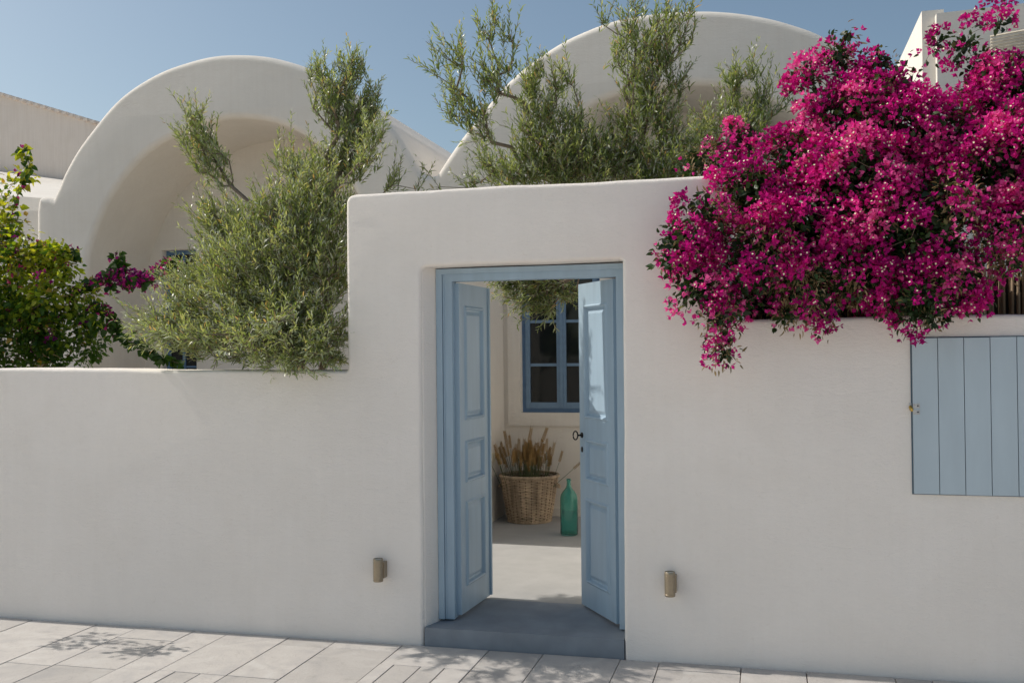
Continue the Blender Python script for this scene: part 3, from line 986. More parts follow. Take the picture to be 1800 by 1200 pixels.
def wood(name, nodes, par, r_tip, r_max, mats, parent, expo=0.45, skip_wall=True):
    n = len(nodes)
    load = np.zeros(n)
    child = np.zeros(n)
    for i in range(n - 1, 0, -1):
        if child[i] == 0: load[i] = max(load[i], 1)
        load[par[i]] += load[i]; child[par[i]] += 1
    load[0] = max(load[0], 1)
    rad = np.minimum(r_tip * load ** expo, r_max)
    K = 6
    ang = np.arange(K) * 2 * math.pi / K
    idx = np.arange(1, n)
    pa = np.array(par)[idx]
    A, B = nodes[pa], nodes[idx]
    d = unit(B - A)
    ref = np.where(np.abs(d[:, 2:3]) > 0.9, np.array([[1.0, 0, 0]]), np.array([[0, 0, 1.0]]))
    u = unit(np.cross(d, ref)); v = np.cross(d, u)
    circ = u[:, None, :] * np.cos(ang)[None, :, None] + v[:, None, :] * np.sin(ang)[None, :, None]
    ra = np.minimum(rad[pa], rad[idx] * 1.35)
    VA = A[:, None, :] + circ * ra[:, None, None]
    VB = B[:, None, :] + circ * rad[idx][:, None, None]
    V = np.concatenate([VA, VB], axis=1).reshape(-1, 3)
    tr = []
    for k in range(K):
        k2 = (k + 1) % K
        tr += [(k, k2, K + k2), (k, K + k2, K + k)]
    F = (np.array(tr)[None] + (np.arange(len(idx)) * 2 * K)[:, None, None]).reshape(-1, 3)
    return tri_mesh(name, V, F, np.zeros(len(F)), np.zeros(len(V)), mats, parent, True)

def olive_tree(name, label, roots, blobs, n_sprig, core, seed, lean=(0, 0, 0.55), tint0=0.5, dry=0.06, leaf=0.060, step=0.0155, outward=0.8):
    global rng
    rng = np.random.default_rng(seed)
    t = empty(name, tuple(roots[0]), label=label, cat='tree')
    off = np.array(roots[0])
    bw = blob_world(blobs)
    pts, idx = sample_blobs(bw, n_sprig)
    pts = pts[not_in_wall(pts, 0.05)]
    nodes, par, ends = grow(roots, pts)
    parts = []
    tw_n, tw_p = list(nodes), list(par)
    for node, k in ends:
        base = nodes[node]
        out = base - core
        out = out / (np.linalg.norm(out) + 1e-6)
        pdir = base - nodes[par[node]]
        pdir = pdir / (np.linalg.norm(pdir) + 1e-6)
        d = outward * out + np.array(lean) + 0.35 * pdir + rng.normal(size=3) * 0.46
        d /= np.linalg.norm(d)
        L = rng.uniform(0.09, 0.27)
        m = int(L / step)
        bend = rng.normal(size=3) * 0.25 + np.array([0, 0, rng.uniform(-0.1, 0.35)])
        tt = np.linspace(0.0, 1, m)
        pos = base - d * 0.06 + (d[None] * tt[:, None] + bend[None] * (tt[:, None] ** 2) * 0.5) * L
        ok_end = not_in_wall(pos[-1:], 0.02)[0]
        tang = unit(np.gradient(pos, axis=0))
        # twig nodes
        last = node
        for q in range(2, m, 4):
            tw_n.append(pos[q]); tw_p.append(last); last = len(tw_n) - 1
        a = unit(np.cross(tang, np.array([0.3, 0.2, 1.0])))
        b = np.cross(tang, a)
        ph = np.arange(m) * (math.pi / 2) + rng.uniform(0, 6)
        for sgn in (0, math.pi):
            rad = a * np.cos(ph + sgn)[:, None] + b * np.sin(ph + sgn)[:, None]
            ld = tang * 1.0 + rad * rng.uniform(0.45, 0.95, m)[:, None] + rng.normal(size=(m, 3)) * 0.14
            ll = leaf * rng.uniform(0.65, 1.2, m) * (1 - 0.35 * tt)
            nr = rad * -0.2 + np.array([0, 0, 1.0]) + rng.normal(size=(m, 3)) * 0.45
            ti = np.clip(tint0 + rng.normal(size=m) * 0.16 + rng.normal() * 0.10 + 0.12 * tt, 0, 0.85)
            dr = rng.random(m) < dry
            ti[dr] = 1.0
            keep = (rng.random(m) < 0.93)
            tip = pos + unit(ld) * ll[:, None]
            keep &= not_in_wall(tip, 0.004) & not_in_wall(pos, 0.004)
            if keep.sum() == 0: continue
            parts.append(scatter(T_OLIVE, pos[keep], ld[keep], nr[keep], ll[keep], ll[keep] * rng.uniform(0.155, 0.22, keep.sum()), ti[keep], 0))
    V, F, MI, TI = merge(parts)
    wood('trunk', np.array(tw_n) - off, tw_p, 0.0016, 0.05, [M_bark], t)
    tri_mesh('crown', V - off, F, MI, TI, [M_olive], t)
    return t

# ------------------------------------------------------------------ olive trees
ol_l = [(515, 580, 80, 0.15, 0.9), (430, 588, 66, 0.1, 0.9), (352, 588, 46, 0.1, 1.0), (285, 572, 24, 0.05, 1.2), (248, 570, 12, 0.05, 1.5), (300, 600, 28, 0.0, 1.0), (330, 545, 40, 0.15, 1.1), (552, 600, 58, 0.1, 0.9),
        (350, 500, 42, 0.5, 1.2), (430, 480, 82, 0.25, 0.9), (530, 470, 84, 0.3, 0.9), (400, 408, 52, 0.75), (490, 392, 60, 0.4), (568, 385, 54, 0.45), (365, 365, 16, 0.7, 1.2, 0.8),
        (470, 628, 30, -0.12, 1.0, 0.9), (555, 628, 30, -0.12, 1.0, 0.9), (510, 640, 20, -0.14, 1.0, 1.0), (290, 590, 24, -0.15, 1.2, 0.5), (350, 592, 34, -0.32, 1.2, 0.4), (420, 592, 40, -0.36, 1.1, 0.36), (500, 565, 42, -0.30, 1.0, 0.3),
        (372, 290, 30, 0.5, 1.2, 1.1), (395, 322, 14, 0.5, 1.2, 0.8), (350, 252, 28, 0.5, 1.2, 1.1), (340, 210, 16, 0.5, 1.2, 1.3),
        (505, 300, 32, 0.7, 1.0, 0.7), (560, 312, 40, 0.85, 0.8, 0.9), (605, 290, 44, 0.95, 0.7, 0.9), (640, 280, 30, 0.62, 0.7, 0.7), (625, 225, 44, 0.95, 0.7, 1.1), (590, 185, 40, 0.95, 0.7, 1.2), (562, 135, 20, 0.95, 1, 1.3),
        (615, 130, 28, 0.95, 1, 1.3), (652, 180, 22, 0.95, 1, 1.1), (688, 325, 18, 0.9, 1, 0.9), (735, 328, 9, 0.9, 1, 0.9), (550, 345, 40, 0.55), (655, 235, 22, 0.58, 0.8, 0.8), (588, 500, 26, 0.5), (588, 430, 26, 0.5), (590, 575, 24, 0.5), (592, 370, 22, 0.6), (590, 630, 20, 0.45), (235, 575, 12, 0.05, 1.5)]
rt = P(560, 640, 0.60)
olive_tree('olive_tree', 'dense grey-green olive tree spilling over the low wall left of the portal',
           [(rt.x, 0.72, 0.0), (rt.x - 0.03, 0.70, 0.7), (rt.x - 0.10, 0.58, 1.4), (rt.x - 0.16, 0.50, 1.9)], ol_l, 2700,
           np.array([P(540, 610, 0.55).x, 0.55, 1.75]), 11, lean=(-0.05, -0.05, 0.45), tint0=0.47, dry=0.03)
ol_c = [(860, 140, 34, 0.5, 1, 0.8), (800, 105, 25, 0.5, 1, 0.8), (765, 125, 14, 0.5, 1.2, 0.8), (800, 180, 28, 0.5, 1, 0.8), (852, 62, 20, 0.5, 1, 0.8), (868, 25, 13, 0.5, 1.2, 0.8), (893, 62, 18, 0.5, 1, 0.8), (895, 118, 15, 0.5, 1, 0.8),
        (842, 205, 26, 0.5, 1, 0.8), (815, 215, 18, 0.5, 1, 0.8), (850, 245, 22, 0.5, 1, 0.8), (870, 300, 28, 1.2), (830, 322, 16, 1.1), (932, 165, 28, 0.8), (942, 130, 14, 0.8), (985, 150, 22, 0.8), (995, 128, 12, 0.8),
        (958, 205, 34, 0.8), (1010, 215, 26, 0.8), (925, 245, 30, 0.8), (985, 265, 45, 0.8), (1045, 280, 48, 0.8), (955, 305, 38, 0.9), (1010, 310, 30, 0.8), (770, 330, 8, 0.9), (905, 310, 25, 0.9), (895, 318, 22, 0.8), (1060, 306, 32, 0.75), (1000, 300, 36, 0.8), (930, 290, 30, 0.8)]
rt = P(930, 600, 1.35)
olive_tree('olive_tree', 'airy olive tree with thin upright shoots above the middle of the portal',
           [(0.45, 1.60, 0.1), (0.43, 1.55, 1.2), (0.45, 1.4, 2.3), (0.2, 1.1, 2.75), (-0.2, 0.95, 2.9)], ol_c, 760,
           np.array([P(950, 400, 1.1).x, 1.1, 2.5]), 12, lean=(-0.12, 0, 0.65), tint0=0.38, dry=0.04, leaf=0.062, step=0.018, outward=0.7)
ol_r = [(1142, 205, 42, 0.85), (1130, 145, 40, 0.85), (1152, 95, 38, 0.85), (1108, 60, 26, 0.85, 1, 0.8), (1172, 42, 28, 0.85, 1, 0.8), (1065, 35, 14, 0.85, 1, 0.8), (1212, 30, 14, 0.85, 1, 0.8), (1205, 75, 18, 0.85, 1, 0.8),
        (1120, 12, 20, 1.1, 1, 0.7), (1090, 100, 22, 0.85), (1180, 245, 35, 0.85), (1100, 292, 48, 0.9), (1155, 302, 38, 0.8), (1105, 240, 35, 0.85), (1190, 150, 22, 0.85), (1200, 290, 30, 0.8),
        (1140, 315, 30, 0.75), (1180, 305, 26, 0.7), (925, 505, 34, 1.5, 0.9, 1.5), (955, 535, 22, 1.5, 0.9, 1.6), (885, 490, 22, 1.5, 0.9, 1.5), (985, 500, 32, 1.5, 0.9, 1.5), (935, 475, 36, 1.5, 0.9), (1000, 520, 16, 1.5, 1, 1.5)]
rt = P(1150, 600, 1.6)
olive_tree('olive_tree', 'tall dark green olive tree beside the magenta bougainvillea, hanging behind the doorway',
           [(0.62, 1.75, 0.1), (0.62, 1.65, 1.2), (0.6, 1.4, 2.3), (0.5, 1.2, 2.8)], ol_r, 860,
           np.array([P(1130, 420, 1.3).x, 1.3, 2.4]), 13, lean=(0, 0, 0.4), tint0=0.33, dry=0.05, leaf=0.060, step=0.018, outward=0.7)
ol_f = [(1290, 150, 24, 2.4), (1322, 132, 16, 2.4), (1342, 172, 20, 2.4), (1285, 205, 30, 2.4), (1335, 205, 25, 2.4), (1380, 185, 12, 2.4), (1235, 235, 32, 2.3), (1310, 240, 30, 2.3)]
rt = P(1300, 500, 2.5)
olive_tree('olive_tree', 'small silvery olive top in front of the right vault beside the bougainvillea',
           [(rt.x, 2.6, 0.1), (rt.x, 2.55, 1.2), (rt.x, 2.5, 2.4)], ol_f, 230,
           np.array([P(1290, 300, 2.4).x, 2.4, 2.8]), 14, lean=(0.1, 0, 0.5), tint0=0.40, dry=0.02, leaf=0.07, step=0.02)

# ------------------------------------------------------------------ bougainvilleas
def bougainvillea(name, label, roots, blobs, n_clump, seed, dryspots=(), flower_frac=0.85, bract=M_bract, leafsize=0.04, per=20, brsize=0.024, cr=0.075, leaf_per=16, vines=(), lime=0.0, shell=0.62, hollow=-9, fill=0, green=M_bgreen):
    global rng
    rng = np.random.default_rng(seed)
    t = empty(name, tuple(roots[0]), label=label, cat='bougainvillea')
    off = np.array(roots[0])
    bw = blob_world(blobs)
    pts, idx = sample_blobs(bw, n_clump, shell=shell)
    cents = np.array([b[0] for b in bw]); rad = np.array([b[1] for b in bw])
    # keep clumps that are near the surface of the union
    q = np.linalg.norm((pts[:, None, :] - cents[None]) / rad[None, :, None] * np.array([1, 1, 1]), axis=2)
    q[np.arange(len(pts)), idx] = 9
    keepc = (q.min(axis=1) > 0.70) | (rng.random(len(pts)) < 0.12)
    keepc &= not_in_wall(pts, 0.03)
    pts = pts[keepc]; idx = idx[keepc]
    # hollows: where a slow 3D ripple is low, the clump sits deeper and carries mostly leaves
    rip = (np.sin(pts[:, 0] * 17 + np.sin(pts[:, 2] * 9) * 1.6 + seed) + np.sin(pts[:, 2] * 19 + np.sin(pts[:, 0] * 11 + 2) * 1.5)
           + 0.8 * np.sin(pts[:, 0] * 31 - pts[:, 2] * 27 + 1.3) + 0.5 * np.sin(pts[:, 1] * 15 + pts[:, 2] * 13))
    low = rip < hollow
    pts[low] = cents[idx[low]] + (pts[low] - cents[idx[low]]) * 0.5
    drop = low & (rng.random(len(pts)) < 0.35)
    pts, idx, low = pts[~drop], idx[~drop], low[~drop]
    ok = not_in_wall(pts, 0.03); pts, idx, low = pts[ok], idx[ok], low[ok]
    nodes, par, ends = grow(roots, pts)
    wood('stem', nodes - off, par, 0.0013, 0.035, [M_bark], t, expo=0.42)
    fl, lf = [], []
    sp = [np.array(P(a, b, y)) for a, b, y, r in dryspots]; sr = [r * 9 / FPX for a, b, y, r in dryspots]
    for node, k in ends:
        c = nodes[node]
        i = idx[k]
        o = unit((c - cents[i])[None])[0] * 0.9 + np.array([-0.1, -0.12, 0.5])
        o /= np.linalg.norm(o)
        dryn = any(np.linalg.norm(c[[0, 2]] - s[[0, 2]]) < r for s, r in zip(sp, sr))
        n = int(per * rng.uniform(0.6, 1.4))
        if rng.random() > flower_frac: n = int(n * 0.1)
        if low[k]: n = int(n * 0.18)
        if dryn: n = int(n * 0.35)
        r_ = cr * rng.uniform(0.7, 1.35)
        if n:
            v = unit(rng.normal(size=(n, 3)) + o * 1.35)
            p = c + v * (r_ * rng.uniform(0.55, 1.1, n))[:, None] * np.array([1.15, 1.15, 0.95])
            ax = unit(v + rng.normal(size=(n, 3)) * 0.45)
            kk = not_in_wall(p, 0.016)
            p, ax = p[kk], ax[kk]
            n = len(p)
            if n:
                a = unit(np.cross(ax, rng.normal(size=(n, 3)))); b = np.cross(ax, a)
                ct = rng.uniform(0.0, 1.0)
                ti0 = np.clip(ct + rng.normal(size=n) * 0.18, 0, 1)
                ph = rng.uniform(0, 6.28, n)
                opn = rng.uniform(0.5, 1.3, n)
                sz = brsize * rng.uniform(0.75, 1.25, n)
                for m in range(3):
                    rad_ = a * np.cos(ph + m * 2.094)[:, None] + b * np.sin(ph + m * 2.094)[:, None]
                    fl.append(scatter(T_BRACT, p + rad_ * 0.002, rad_ * opn[:, None] + ax * 0.8, ax - rad_ * 0.4 + rng.normal(size=(n, 3)) * 0.15, sz * 1.15, sz * rng.uniform(0.85, 1.05, n), ti0, 0))
                s = rng.random(n) < 0.30
                if s.sum():
                    one = np.full(s.sum(), 0.012)
                    fl.append(scatter(T_STAR, p[s] + ax[s] * 0.006, a[s], ax[s], one, one, ti0[s], 1))
        n = int(leaf_per * rng.uniform(0.5, 1.4) * (1.7 if dryn else 1) * (1.5 if low[k] else 1))
        v = unit(rng.normal(size=(n, 3)) + o * 0.25)
        p = c + v * (r_ * rng.uniform(0.2, 1.05, n))[:, None]
        kk = not_in_wall(p, 0.02); p = p[kk]; v = v[kk]; n = len(p)
        if n == 0: continue
        d = v + rng.normal(size=(n, 3)) * 0.5 + np.array([0, 0, -0.25])
        sz = leafsize * rng.uniform(0.5, 1.15, n)
        hgt = lime * (0.25 + 0.75 * rng.random()) * float(np.clip((c[2] - 1.7) / 0.9, 0.05, 1))  # lime towards the top: young growth and sunlit tops put into the tint
        ti = np.clip(rng.uniform(0.1, 0.55, n) + hgt, 0, 0.9)
        ti[rng.random(n) < 0.015] = 1.0
        mi = 2 if False else 0
        isdry = rng.random(n) < (0.75 if dryn else (0.3 if rng.random() < 0.12 else 0.05))
        up = np.array([0, 0, 1.0]) + rng.normal(size=(n, 3)) * 0.5
        for sel, mm, ws in ((~isdry, 0, 0.62), (isdry, 1, 0.28)):
            if sel.sum(): lf.append(scatter(T_LEAF, p[sel], d[sel], up[sel], sz[sel], sz[sel] * ws, ti[sel] if mm == 0 else rng.random(sel.sum()), mm))
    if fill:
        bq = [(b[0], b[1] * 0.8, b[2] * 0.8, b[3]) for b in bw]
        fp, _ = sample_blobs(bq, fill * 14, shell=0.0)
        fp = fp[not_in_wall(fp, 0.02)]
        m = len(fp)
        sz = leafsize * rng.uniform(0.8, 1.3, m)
        lf.append(scatter(T_LEAF, fp, rng.normal(size=(m, 3)) + np.array([0, 0, -0.3]), rng.normal(size=(m, 3)) + np.array([0, -0.3, 0.8]), sz, sz * 0.7, rng.uniform(0, 0.12, m), 0))  # core leaves take the darkest tint, shade put into their colour
    for (path, yy, dens, fracf) in vines:      # trailing shoots with leaves hung along them
        ptsv = smooth_path([tuple(P(a, b, yy)) for a, b in path], 10)
        ptsv = np.array(ptsv)
        vn = ptsv - off
        wood('stem', vn, [-1] + list(range(len(vn) - 1)), 0.003, 0.006, [M_bark], t)
        m = int(len(ptsv) * dens)
        ii = rng.integers(0, len(ptsv), m)
        p = ptsv[ii] + rng.normal(size=(m, 3)) * 0.018
        d = rng.normal(size=(m, 3)) * 0.6 + np.array([0, -0.2, -0.5])
        sz = leafsize * rng.uniform(0.7, 1.3, m)
        ti = np.clip(rng.uniform(0, 0.35, m) + lime * rng.random(m) * np.clip((p[:, 2] - 2.3) / 0.5, 0, 1), 0, 0.9)  # higher shoot leaves limed too, young growth and sunlight in one tint
        lf.append(scatter(T_LEAF, p, d, np.array([0, -1.0, 0.5]) + rng.normal(size=(m, 3)) * 0.4, sz, sz * 0.72, ti, 0))
        nf_ = int(m * fracf)
        if nf_:
            j = rng.integers(0, len(ptsv), nf_)
            p = ptsv[j] + rng.normal(size=(nf_, 3)) * 0.03
            ax = unit(rng.normal(size=(nf_, 3)) + np.array([0, -0.5, 0.3]))
            a = unit(np.cross(ax, rng.normal(size=(nf_, 3)))); b = np.cross(ax, a)
            ph = rng.uniform(0, 6.28, nf_); one = np.full(nf_, brsize)
            for m_ in range(3):
                rad_ = a * np.cos(ph + m_ * 2.094)[:, None] + b * np.sin(ph + m_ * 2.094)[:, None]
                fl.append(scatter(T_BRACT, p, rad_ + ax * 0.6, ax, one * 1.15, one, rng.random(nf_), 0))
    V, F, MI, TI = merge(lf)
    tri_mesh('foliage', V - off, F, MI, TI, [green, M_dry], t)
    if fl:
        V, F, MI, TI = merge(fl)
        tri_mesh('blossom', V - off, F, MI, TI, [bract, M_cream], t)
    return t

F_, B_ = -0.22, 0.30
bg_r = [(1198, 425, 50, F_), (1185, 455, 36, F_), (1225, 505, 48, F_), (1262, 560, 34, F_), (1273, 600, 17, F_, 1, 1.2), (1276, 622, 12, F_, 1, 6), (1270, 596, 16, F_, 1, 4), (1238, 365, 42, F_), (1232, 285, 40, 0.35), (1300, 262, 50, 0.3),
        (1330, 350, 75, 0.0), (1325, 465, 80, -0.1), (1420, 400, 90, 0.0), (1425, 495, 66, -0.1), (1400, 300, 68, 0.1), (1455, 195, 46, 0.3), (1425, 140, 34, 0.3), (1470, 105, 34, 0.3), (1485, 60, 16, 0.3, 1, 1.2),
        (1525, 225, 80, 0.2), (1520, 355, 95, 0.0), (1520, 475, 75, -0.05), (1612, 530, 46, F_), (1632, 565, 26, F_), (1600, 255, 85, 0.2), (1615, 400, 105, -0.05), (1672, 480, 60, -0.1), (1680, 280, 85, 0.2),
        (1728, 200, 52, 0.3), (1750, 140, 34, 0.35, 1, 0.8), (1695, 78, 26, 0.35, 1, 1.0), (1725, 118, 32, 0.35), (1775, 150, 42, 0.35), (1645, 80, 16, 0.35, 1, 0.8), (1665, 66, 14, 0.35, 1, 0.8), (1755, 40, 24, 0.35, 1, 1.2), (1795, 110, 24, 0.35), (1785, 300, 95, 0.1), (1790, 415, 66, -0.05),
        (1790, 190, 60, 0.3), (1560, 130, 40, 0.3), (1550, 100, 20, 0.3), (1455, 550, 24, -0.15), (1385, 550, 20, -0.15), (1540, 170, 50, 0.3), (1860, 300, 90, 0.1), (1870, 420, 60, 0.0), (1495, 300, 70, -0.05), (1690, 520, 26, -0.1), (1580, 150, 35, 0.3), (1330, 530, 34, 0.55), (1400, 530, 40, 0.5), (1470, 535, 36, 0.5), (1540, 535, 36, 0.5), (1300, 555, 18, -0.12), (1390, 556, 22, -0.12), (1450, 560, 24, -0.14), (1655, 555, 26, -0.14)]
bg_r = [(a_, b_, max(r_ - 10, 0.6 * r_), *rest) for (a_, b_, r_, *rest) in bg_r]
rb_ = P(1600, 620, 0.75)
bougainvillea('bougainvillea', 'huge magenta bougainvillea in full bloom pouring over the right wall', [(rb_.x, 0.8, 0.1), (rb_.x - 0.05, 0.75, 1.0), (rb_.x - 0.1, 0.6, 1.9), (rb_.x - 0.1, 0.35, 2.3)],
              bg_r, 1900, 21,
              dryspots=[(1290, 370, F_, 26), (1700, 345, 0, 34), (1690, 400, 0, 30), (1430, 540, -.1, 40), (1370, 520, -.1, 25), (1275, 600, F_, 30), (1375, 420, -.1, 22), (1590, 110, .3, 26), (1490, 60, .3, 20), (1640, 580, F_, 16),
                        (1500, 500, -.1, 22), (1560, 380, -.1, 14), (1770, 430, 0, 24), (1240, 260, .3, 22), (1480, 140, .3, 20), (1330, 420, 0, 16), (1240, 470, F_, 16), (1420, 330, 0, 14), (1560, 300, .1, 14), (1640, 500, -.1, 18), (1680, 200, .3, 14), (1530, 150, .3, 16), (1345, 300, .1, 14)],
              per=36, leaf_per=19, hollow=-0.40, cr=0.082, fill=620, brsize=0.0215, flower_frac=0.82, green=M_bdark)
bg_l = [(30, 490, 60, 1.0), (85, 505, 50, 1.0), (40, 585, 60, 1.0), (112, 575, 42, 1.0), (20, 425, 36, 1.0), (62, 440, 24, 1.0), (112, 445, 20, 1.0, 1, 1.2), (18, 345, 14, 1.0, 1, 1.3), (35, 300, 9, 1.0, 1, 1.5), (10, 385, 20, 1.0),
        (150, 600, 24, 1.0), (0, 600, 50, 1.0), (170, 560, 16, 1.0), (150, 530, 22, 1.0), (-60, 520, 80, 0.9), (-120, 600, 90, 0.6), (-90, 420, 60, 0.9), (40, 635, 30, 0.9), (110, 635, 22, 0.9),
        (-150, 620, 26, -0.3, 1.4, 0.7), (-260, 600, 26, -0.3, 1.4, 0.7)]
rb_ = P(-20, 640, 1.1)
bougainvillea('bougainvillea', 'lime green bougainvillea with few pink flowers above the low wall at far left', [(rb_.x, 1.3, 0.1), (rb_.x, 1.2, 0.9), (rb_.x, 1.1, 1.6)],
              bg_l, 560, 22, flower_frac=0.16, bract=M_bract2, per=6, leaf_per=38, leafsize=0.060, brsize=0.024, lime=0.95, cr=0.10,
              vines=[([(20, 420), (22, 370), (40, 320), (52, 290), (38, 268), (52, 262)], 1.0, 1.7, 0.08), ([(60, 480), (90, 450), (120, 442), (138, 450)], 1.0, 2.0, 0.1),
                     ([(120, 520), (160, 500), (190, 488), (215, 470), (235, 485)], 1.0, 2.4, 0.9), ([(190, 500), (230, 495), (262, 485), (290, 470), (308, 462)], 1.0, 2.6, 1.0),
                     ([(150, 560), (190, 575), (225, 598), (255, 612), (285, 628), (320, 640)], 1.0, 3.2, 0.0), ([(150, 560), (175, 545), (200, 560), (205, 580)], 1.0, 2.0, 0.6),
                     ([(208, 470), (205, 458), (214, 450)], 1.0, 1.5, 0.2), ([(215, 490), (240, 492), (250, 488), (262, 494)], 0.98, 0.5, 5.0)], shell=0.45)

# ------------------------------------------------------------------ basket, dried wheat, bottle
bk = (-0.878, 3.63, 0.119)
t = empty('wicker_basket', bk, label='round wicker basket in the courtyard corner holding dried wheat', cat='basket')
H, R0, R1 = 0.425, 0.195, 0.268
def rad_at(z): return R0 + (R1 - R0) * (z / H) ** 0.85
NS = 30
rows = 30
bm = bmesh.new()
for r_ in range(rows):
    z = 0.012 + (H - 0.035) * r_ / (rows - 1)
    pts = []
    seg = NS * 4
    for k in range(seg):
        a = 2 * math.pi * k / seg
        wv = 0.0055 * math.cos(NS / 2 * a + (math.pi if r_ % 2 else 0))
        rr = rad_at(z) + wv + 0.0012 * math.sin(a * 7 + r_)
        pts.append((rr * math.cos(a), rr * math.sin(a), z + 0.0018 * math.sin(a * 3 + r_ * 1.7)))
    tube(bm, pts, 0.0072, 5, closed=True)
wv_ = bm_obj('weave', bm, M_wick, t)
wv_['kind'] = 'stuff'
for k in range(NS):
    a = 2 * math.pi * (k + 0.0) / NS
    bm = bmesh.new()
    tube(bm, [(rad_at(z) * math.cos(a), rad_at(z) * math.sin(a), z) for z in (0.0, 0.15, 0.3, H)], 0.0055, 5)
    bm_obj('stake', bm, M_wick2, t)
for s in (0, 1, 2):
    bm = bmesh.new()
    pts = []
    for k in range(160):
        a = 2 * math.pi * k / 160
        ph = a * 20 + s * 2.094
        rr = R1 + 0.004 + 0.011 * math.cos(ph)
        pts.append((rr * math.cos(a), rr * math.sin(a), H + 0.002 + 0.011 * math.sin(ph)))
    tube(bm, pts, 0.0075, 6, closed=True)
    bm_obj('rim_strand', bm, M_wick, t)
for k in range(3):
    bm = bmesh.new()
    tube(bm, [((R0 + 0.004 + 0.008 * math.cos(a * 18 + k * 2.1)) * math.cos(a), (R0 + 0.004 + 0.008 * math.cos(a * 18 + k * 2.1)) * math.sin(a), 0.010 + 0.008 * math.sin(a * 18 + k * 2.1)) for a in [2 * math.pi * j / 120 for j in range(120)]], 0.006, 5, closed=True)
    bm_obj('foot_strand', bm, M_wick, t)
for sgn in (0.12, math.pi + 0.1):
    bm = bmesh.new()
    for off_ in (0, 0.012):
        pts = []
        for k in range(13):
            u_ = k / 12
            a = sgn + (u_ - 0.5) * 0.55
            rr = rad_at(0.33) + 0.008 + 0.030 * math.sin(math.pi * u_)
            pts.append((rr * math.cos(a), rr * math.sin(a), 0.335 - 0.02 * math.sin(math.pi * u_) + off_))
        tube(bm, pts, 0.007, 6)
    bm_obj('handle', bm, M_wick, t)
bm = bmesh.new()
lathe(bm, [(R0 - 0.008, 0.004), (R0 - 0.006, 0.03), (rad_at(0.2) - 0.009, 0.2), (R1 - 0.012, H - 0.02)], 32, cap1=False)
bm_obj('lining', bm, M_wick2, t)

wb = empty('wheat_bunch', (bk[0], bk[1], 0.15), label='bunch of dried wheat ears standing in the wicker basket', cat='dried wheat')
ear_me = []
for k in range(6):
    bm = bmesh.new()
    Ls = random.uniform(0.42, 0.56)
    bend = random.uniform(-0.02, 0.03)
    path = [(bend * (q / 6) ** 2, 0, Ls * q / 6) for q in range(7)]
    tube(bm, path, [0.0024] * 5 + [0.002, 0.0018], 4, mat=0)
    ex, ez = path[-1][0], path[-1][2]
    el = random.uniform(0.085, 0.115)
    for q in range(13):
        for s in range(3):
            a = s * 2.094 + q * 1.05
            zz = ez + el * q / 13
            r0 = 0.0072 * (1 - 0.45 * q / 13)
            c = Vector((ex + math.cos(a) * r0 * 0.7, math.sin(a) * r0 * 0.7, zz))
            tip = c + Vector((math.cos(a) * 0.009, math.sin(a) * 0.009, 0.019))
            u_ = Vector((-math.sin(a), math.cos(a), 0)) * 0.0034
            o_ = Vector((math.cos(a), math.sin(a), 0)) * 0.004
            m_ = (c + tip) / 2
            vv = [bm.verts.new(c), bm.verts.new(m_ + u_), bm.verts.new(m_ - u_), bm.verts.new(m_ + o_), bm.verts.new(tip)]
            for f in ((0, 1, 3), (0, 3, 2), (1, 4, 3), (3, 4, 2)):
                bm.faces.new([vv[i] for i in f]).material_index = 1
            if s == q % 3:
                at_ = tip + Vector((math.cos(a) * 0.016, math.sin(a) * 0.016, 0.055))
                w3 = [bm.verts.new(tip - u_ * 0.12), bm.verts.new(tip + u_ * 0.12), bm.verts.new(at_)]
                bm.faces.new(w3).material_index = 1
    me = bpy.data.meshes.new('wheat_stalk'); bm.to_mesh(me); bm.free()
    me.materials.append(M_stalk); me.materials.append(M_ear)
    ear_me.append(me)
rnd = random.Random(5)
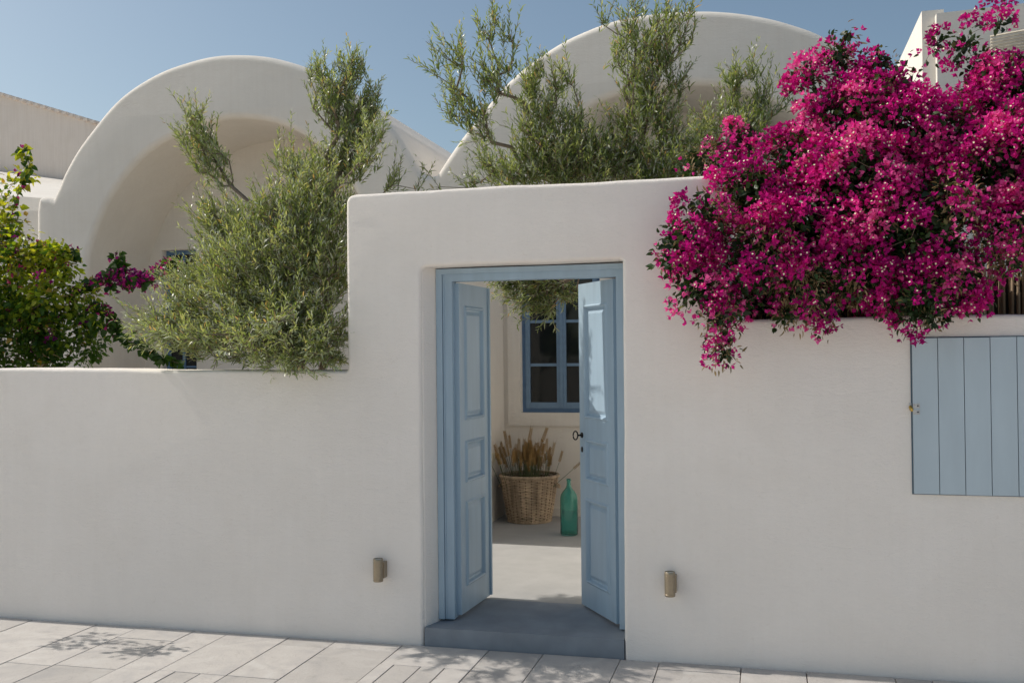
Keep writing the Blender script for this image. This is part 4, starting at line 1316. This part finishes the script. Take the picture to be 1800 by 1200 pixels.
for k in range(120):
    a = rnd.uniform(0, 2 * math.pi); rr = 0.16 * math.sqrt(rnd.random())
    x, y = rr * math.cos(a), rr * math.sin(a) * 0.8 - 0.02
    o = link('wheat_stalk', ear_me[k % 6], None, wb, (x, y, 0.02 + rnd.uniform(-0.02, 0.03)))
    tx = x * 1.7 + rnd.uniform(-0.12, 0.10)
    if x < -0.05: tx -= 0.14
    o.rotation_euler = (-(y * 0.8) + rnd.uniform(-0.10, 0.14), tx, rnd.uniform(0, 6.28))
    s_ = rnd.uniform(0.98, 1.18) * (1.0 + 0.12 * (x < -0.08))
    o.scale = (s_, s_, s_)
o = link('wheat_stalk', ear_me[2], None, wb, (0.08, -0.05, 0.16)); o.rotation_euler = (0.15, 0.86, 0)

bt = empty('glass_bottle', (-0.372, 2.99, 0.119), label='tall green glass bottle standing on the courtyard floor', cat='bottle')
prof = [(0.0, 0.012), (0.045, 0.006), (0.066, 0.0), (0.0735, 0.005), (0.0765, 0.018), (0.0765, 0.30), (0.0745, 0.325), (0.067, 0.352), (0.052, 0.376), (0.036, 0.394), (0.024, 0.412), (0.019, 0.430), (0.0172, 0.455),
        (0.0168, 0.468), (0.0205, 0.470), (0.0205, 0.482), (0.0185, 0.485), (0.0135, 0.485), (0.0132, 0.455), (0.0150, 0.430), (0.020, 0.412), (0.032, 0.394), (0.048, 0.376), (0.063, 0.350), (0.0705, 0.325),
        (0.0725, 0.30), (0.0725, 0.022), (0.066, 0.012), (0.030, 0.022), (0.0, 0.030)]
bm = bmesh.new()
n = 48
rings = []
for r_, z in prof:
    rings.append([bm.verts.new((max(r_, 0.0004) * math.cos(2 * math.pi * i / n), max(r_, 0.0004) * math.sin(2 * math.pi * i / n), z)) for i in range(n)])
for a, b in zip(rings, rings[1:]):
    for i in range(n):
        f = bm.faces.new((a[i], a[(i + 1) % n], b[(i + 1) % n], b[i])); f.smooth = True
bm.faces.new(rings[0][::-1]); bm.faces.new(rings[-1])
bm_obj('glass_body', bm, M_bottle, bt)
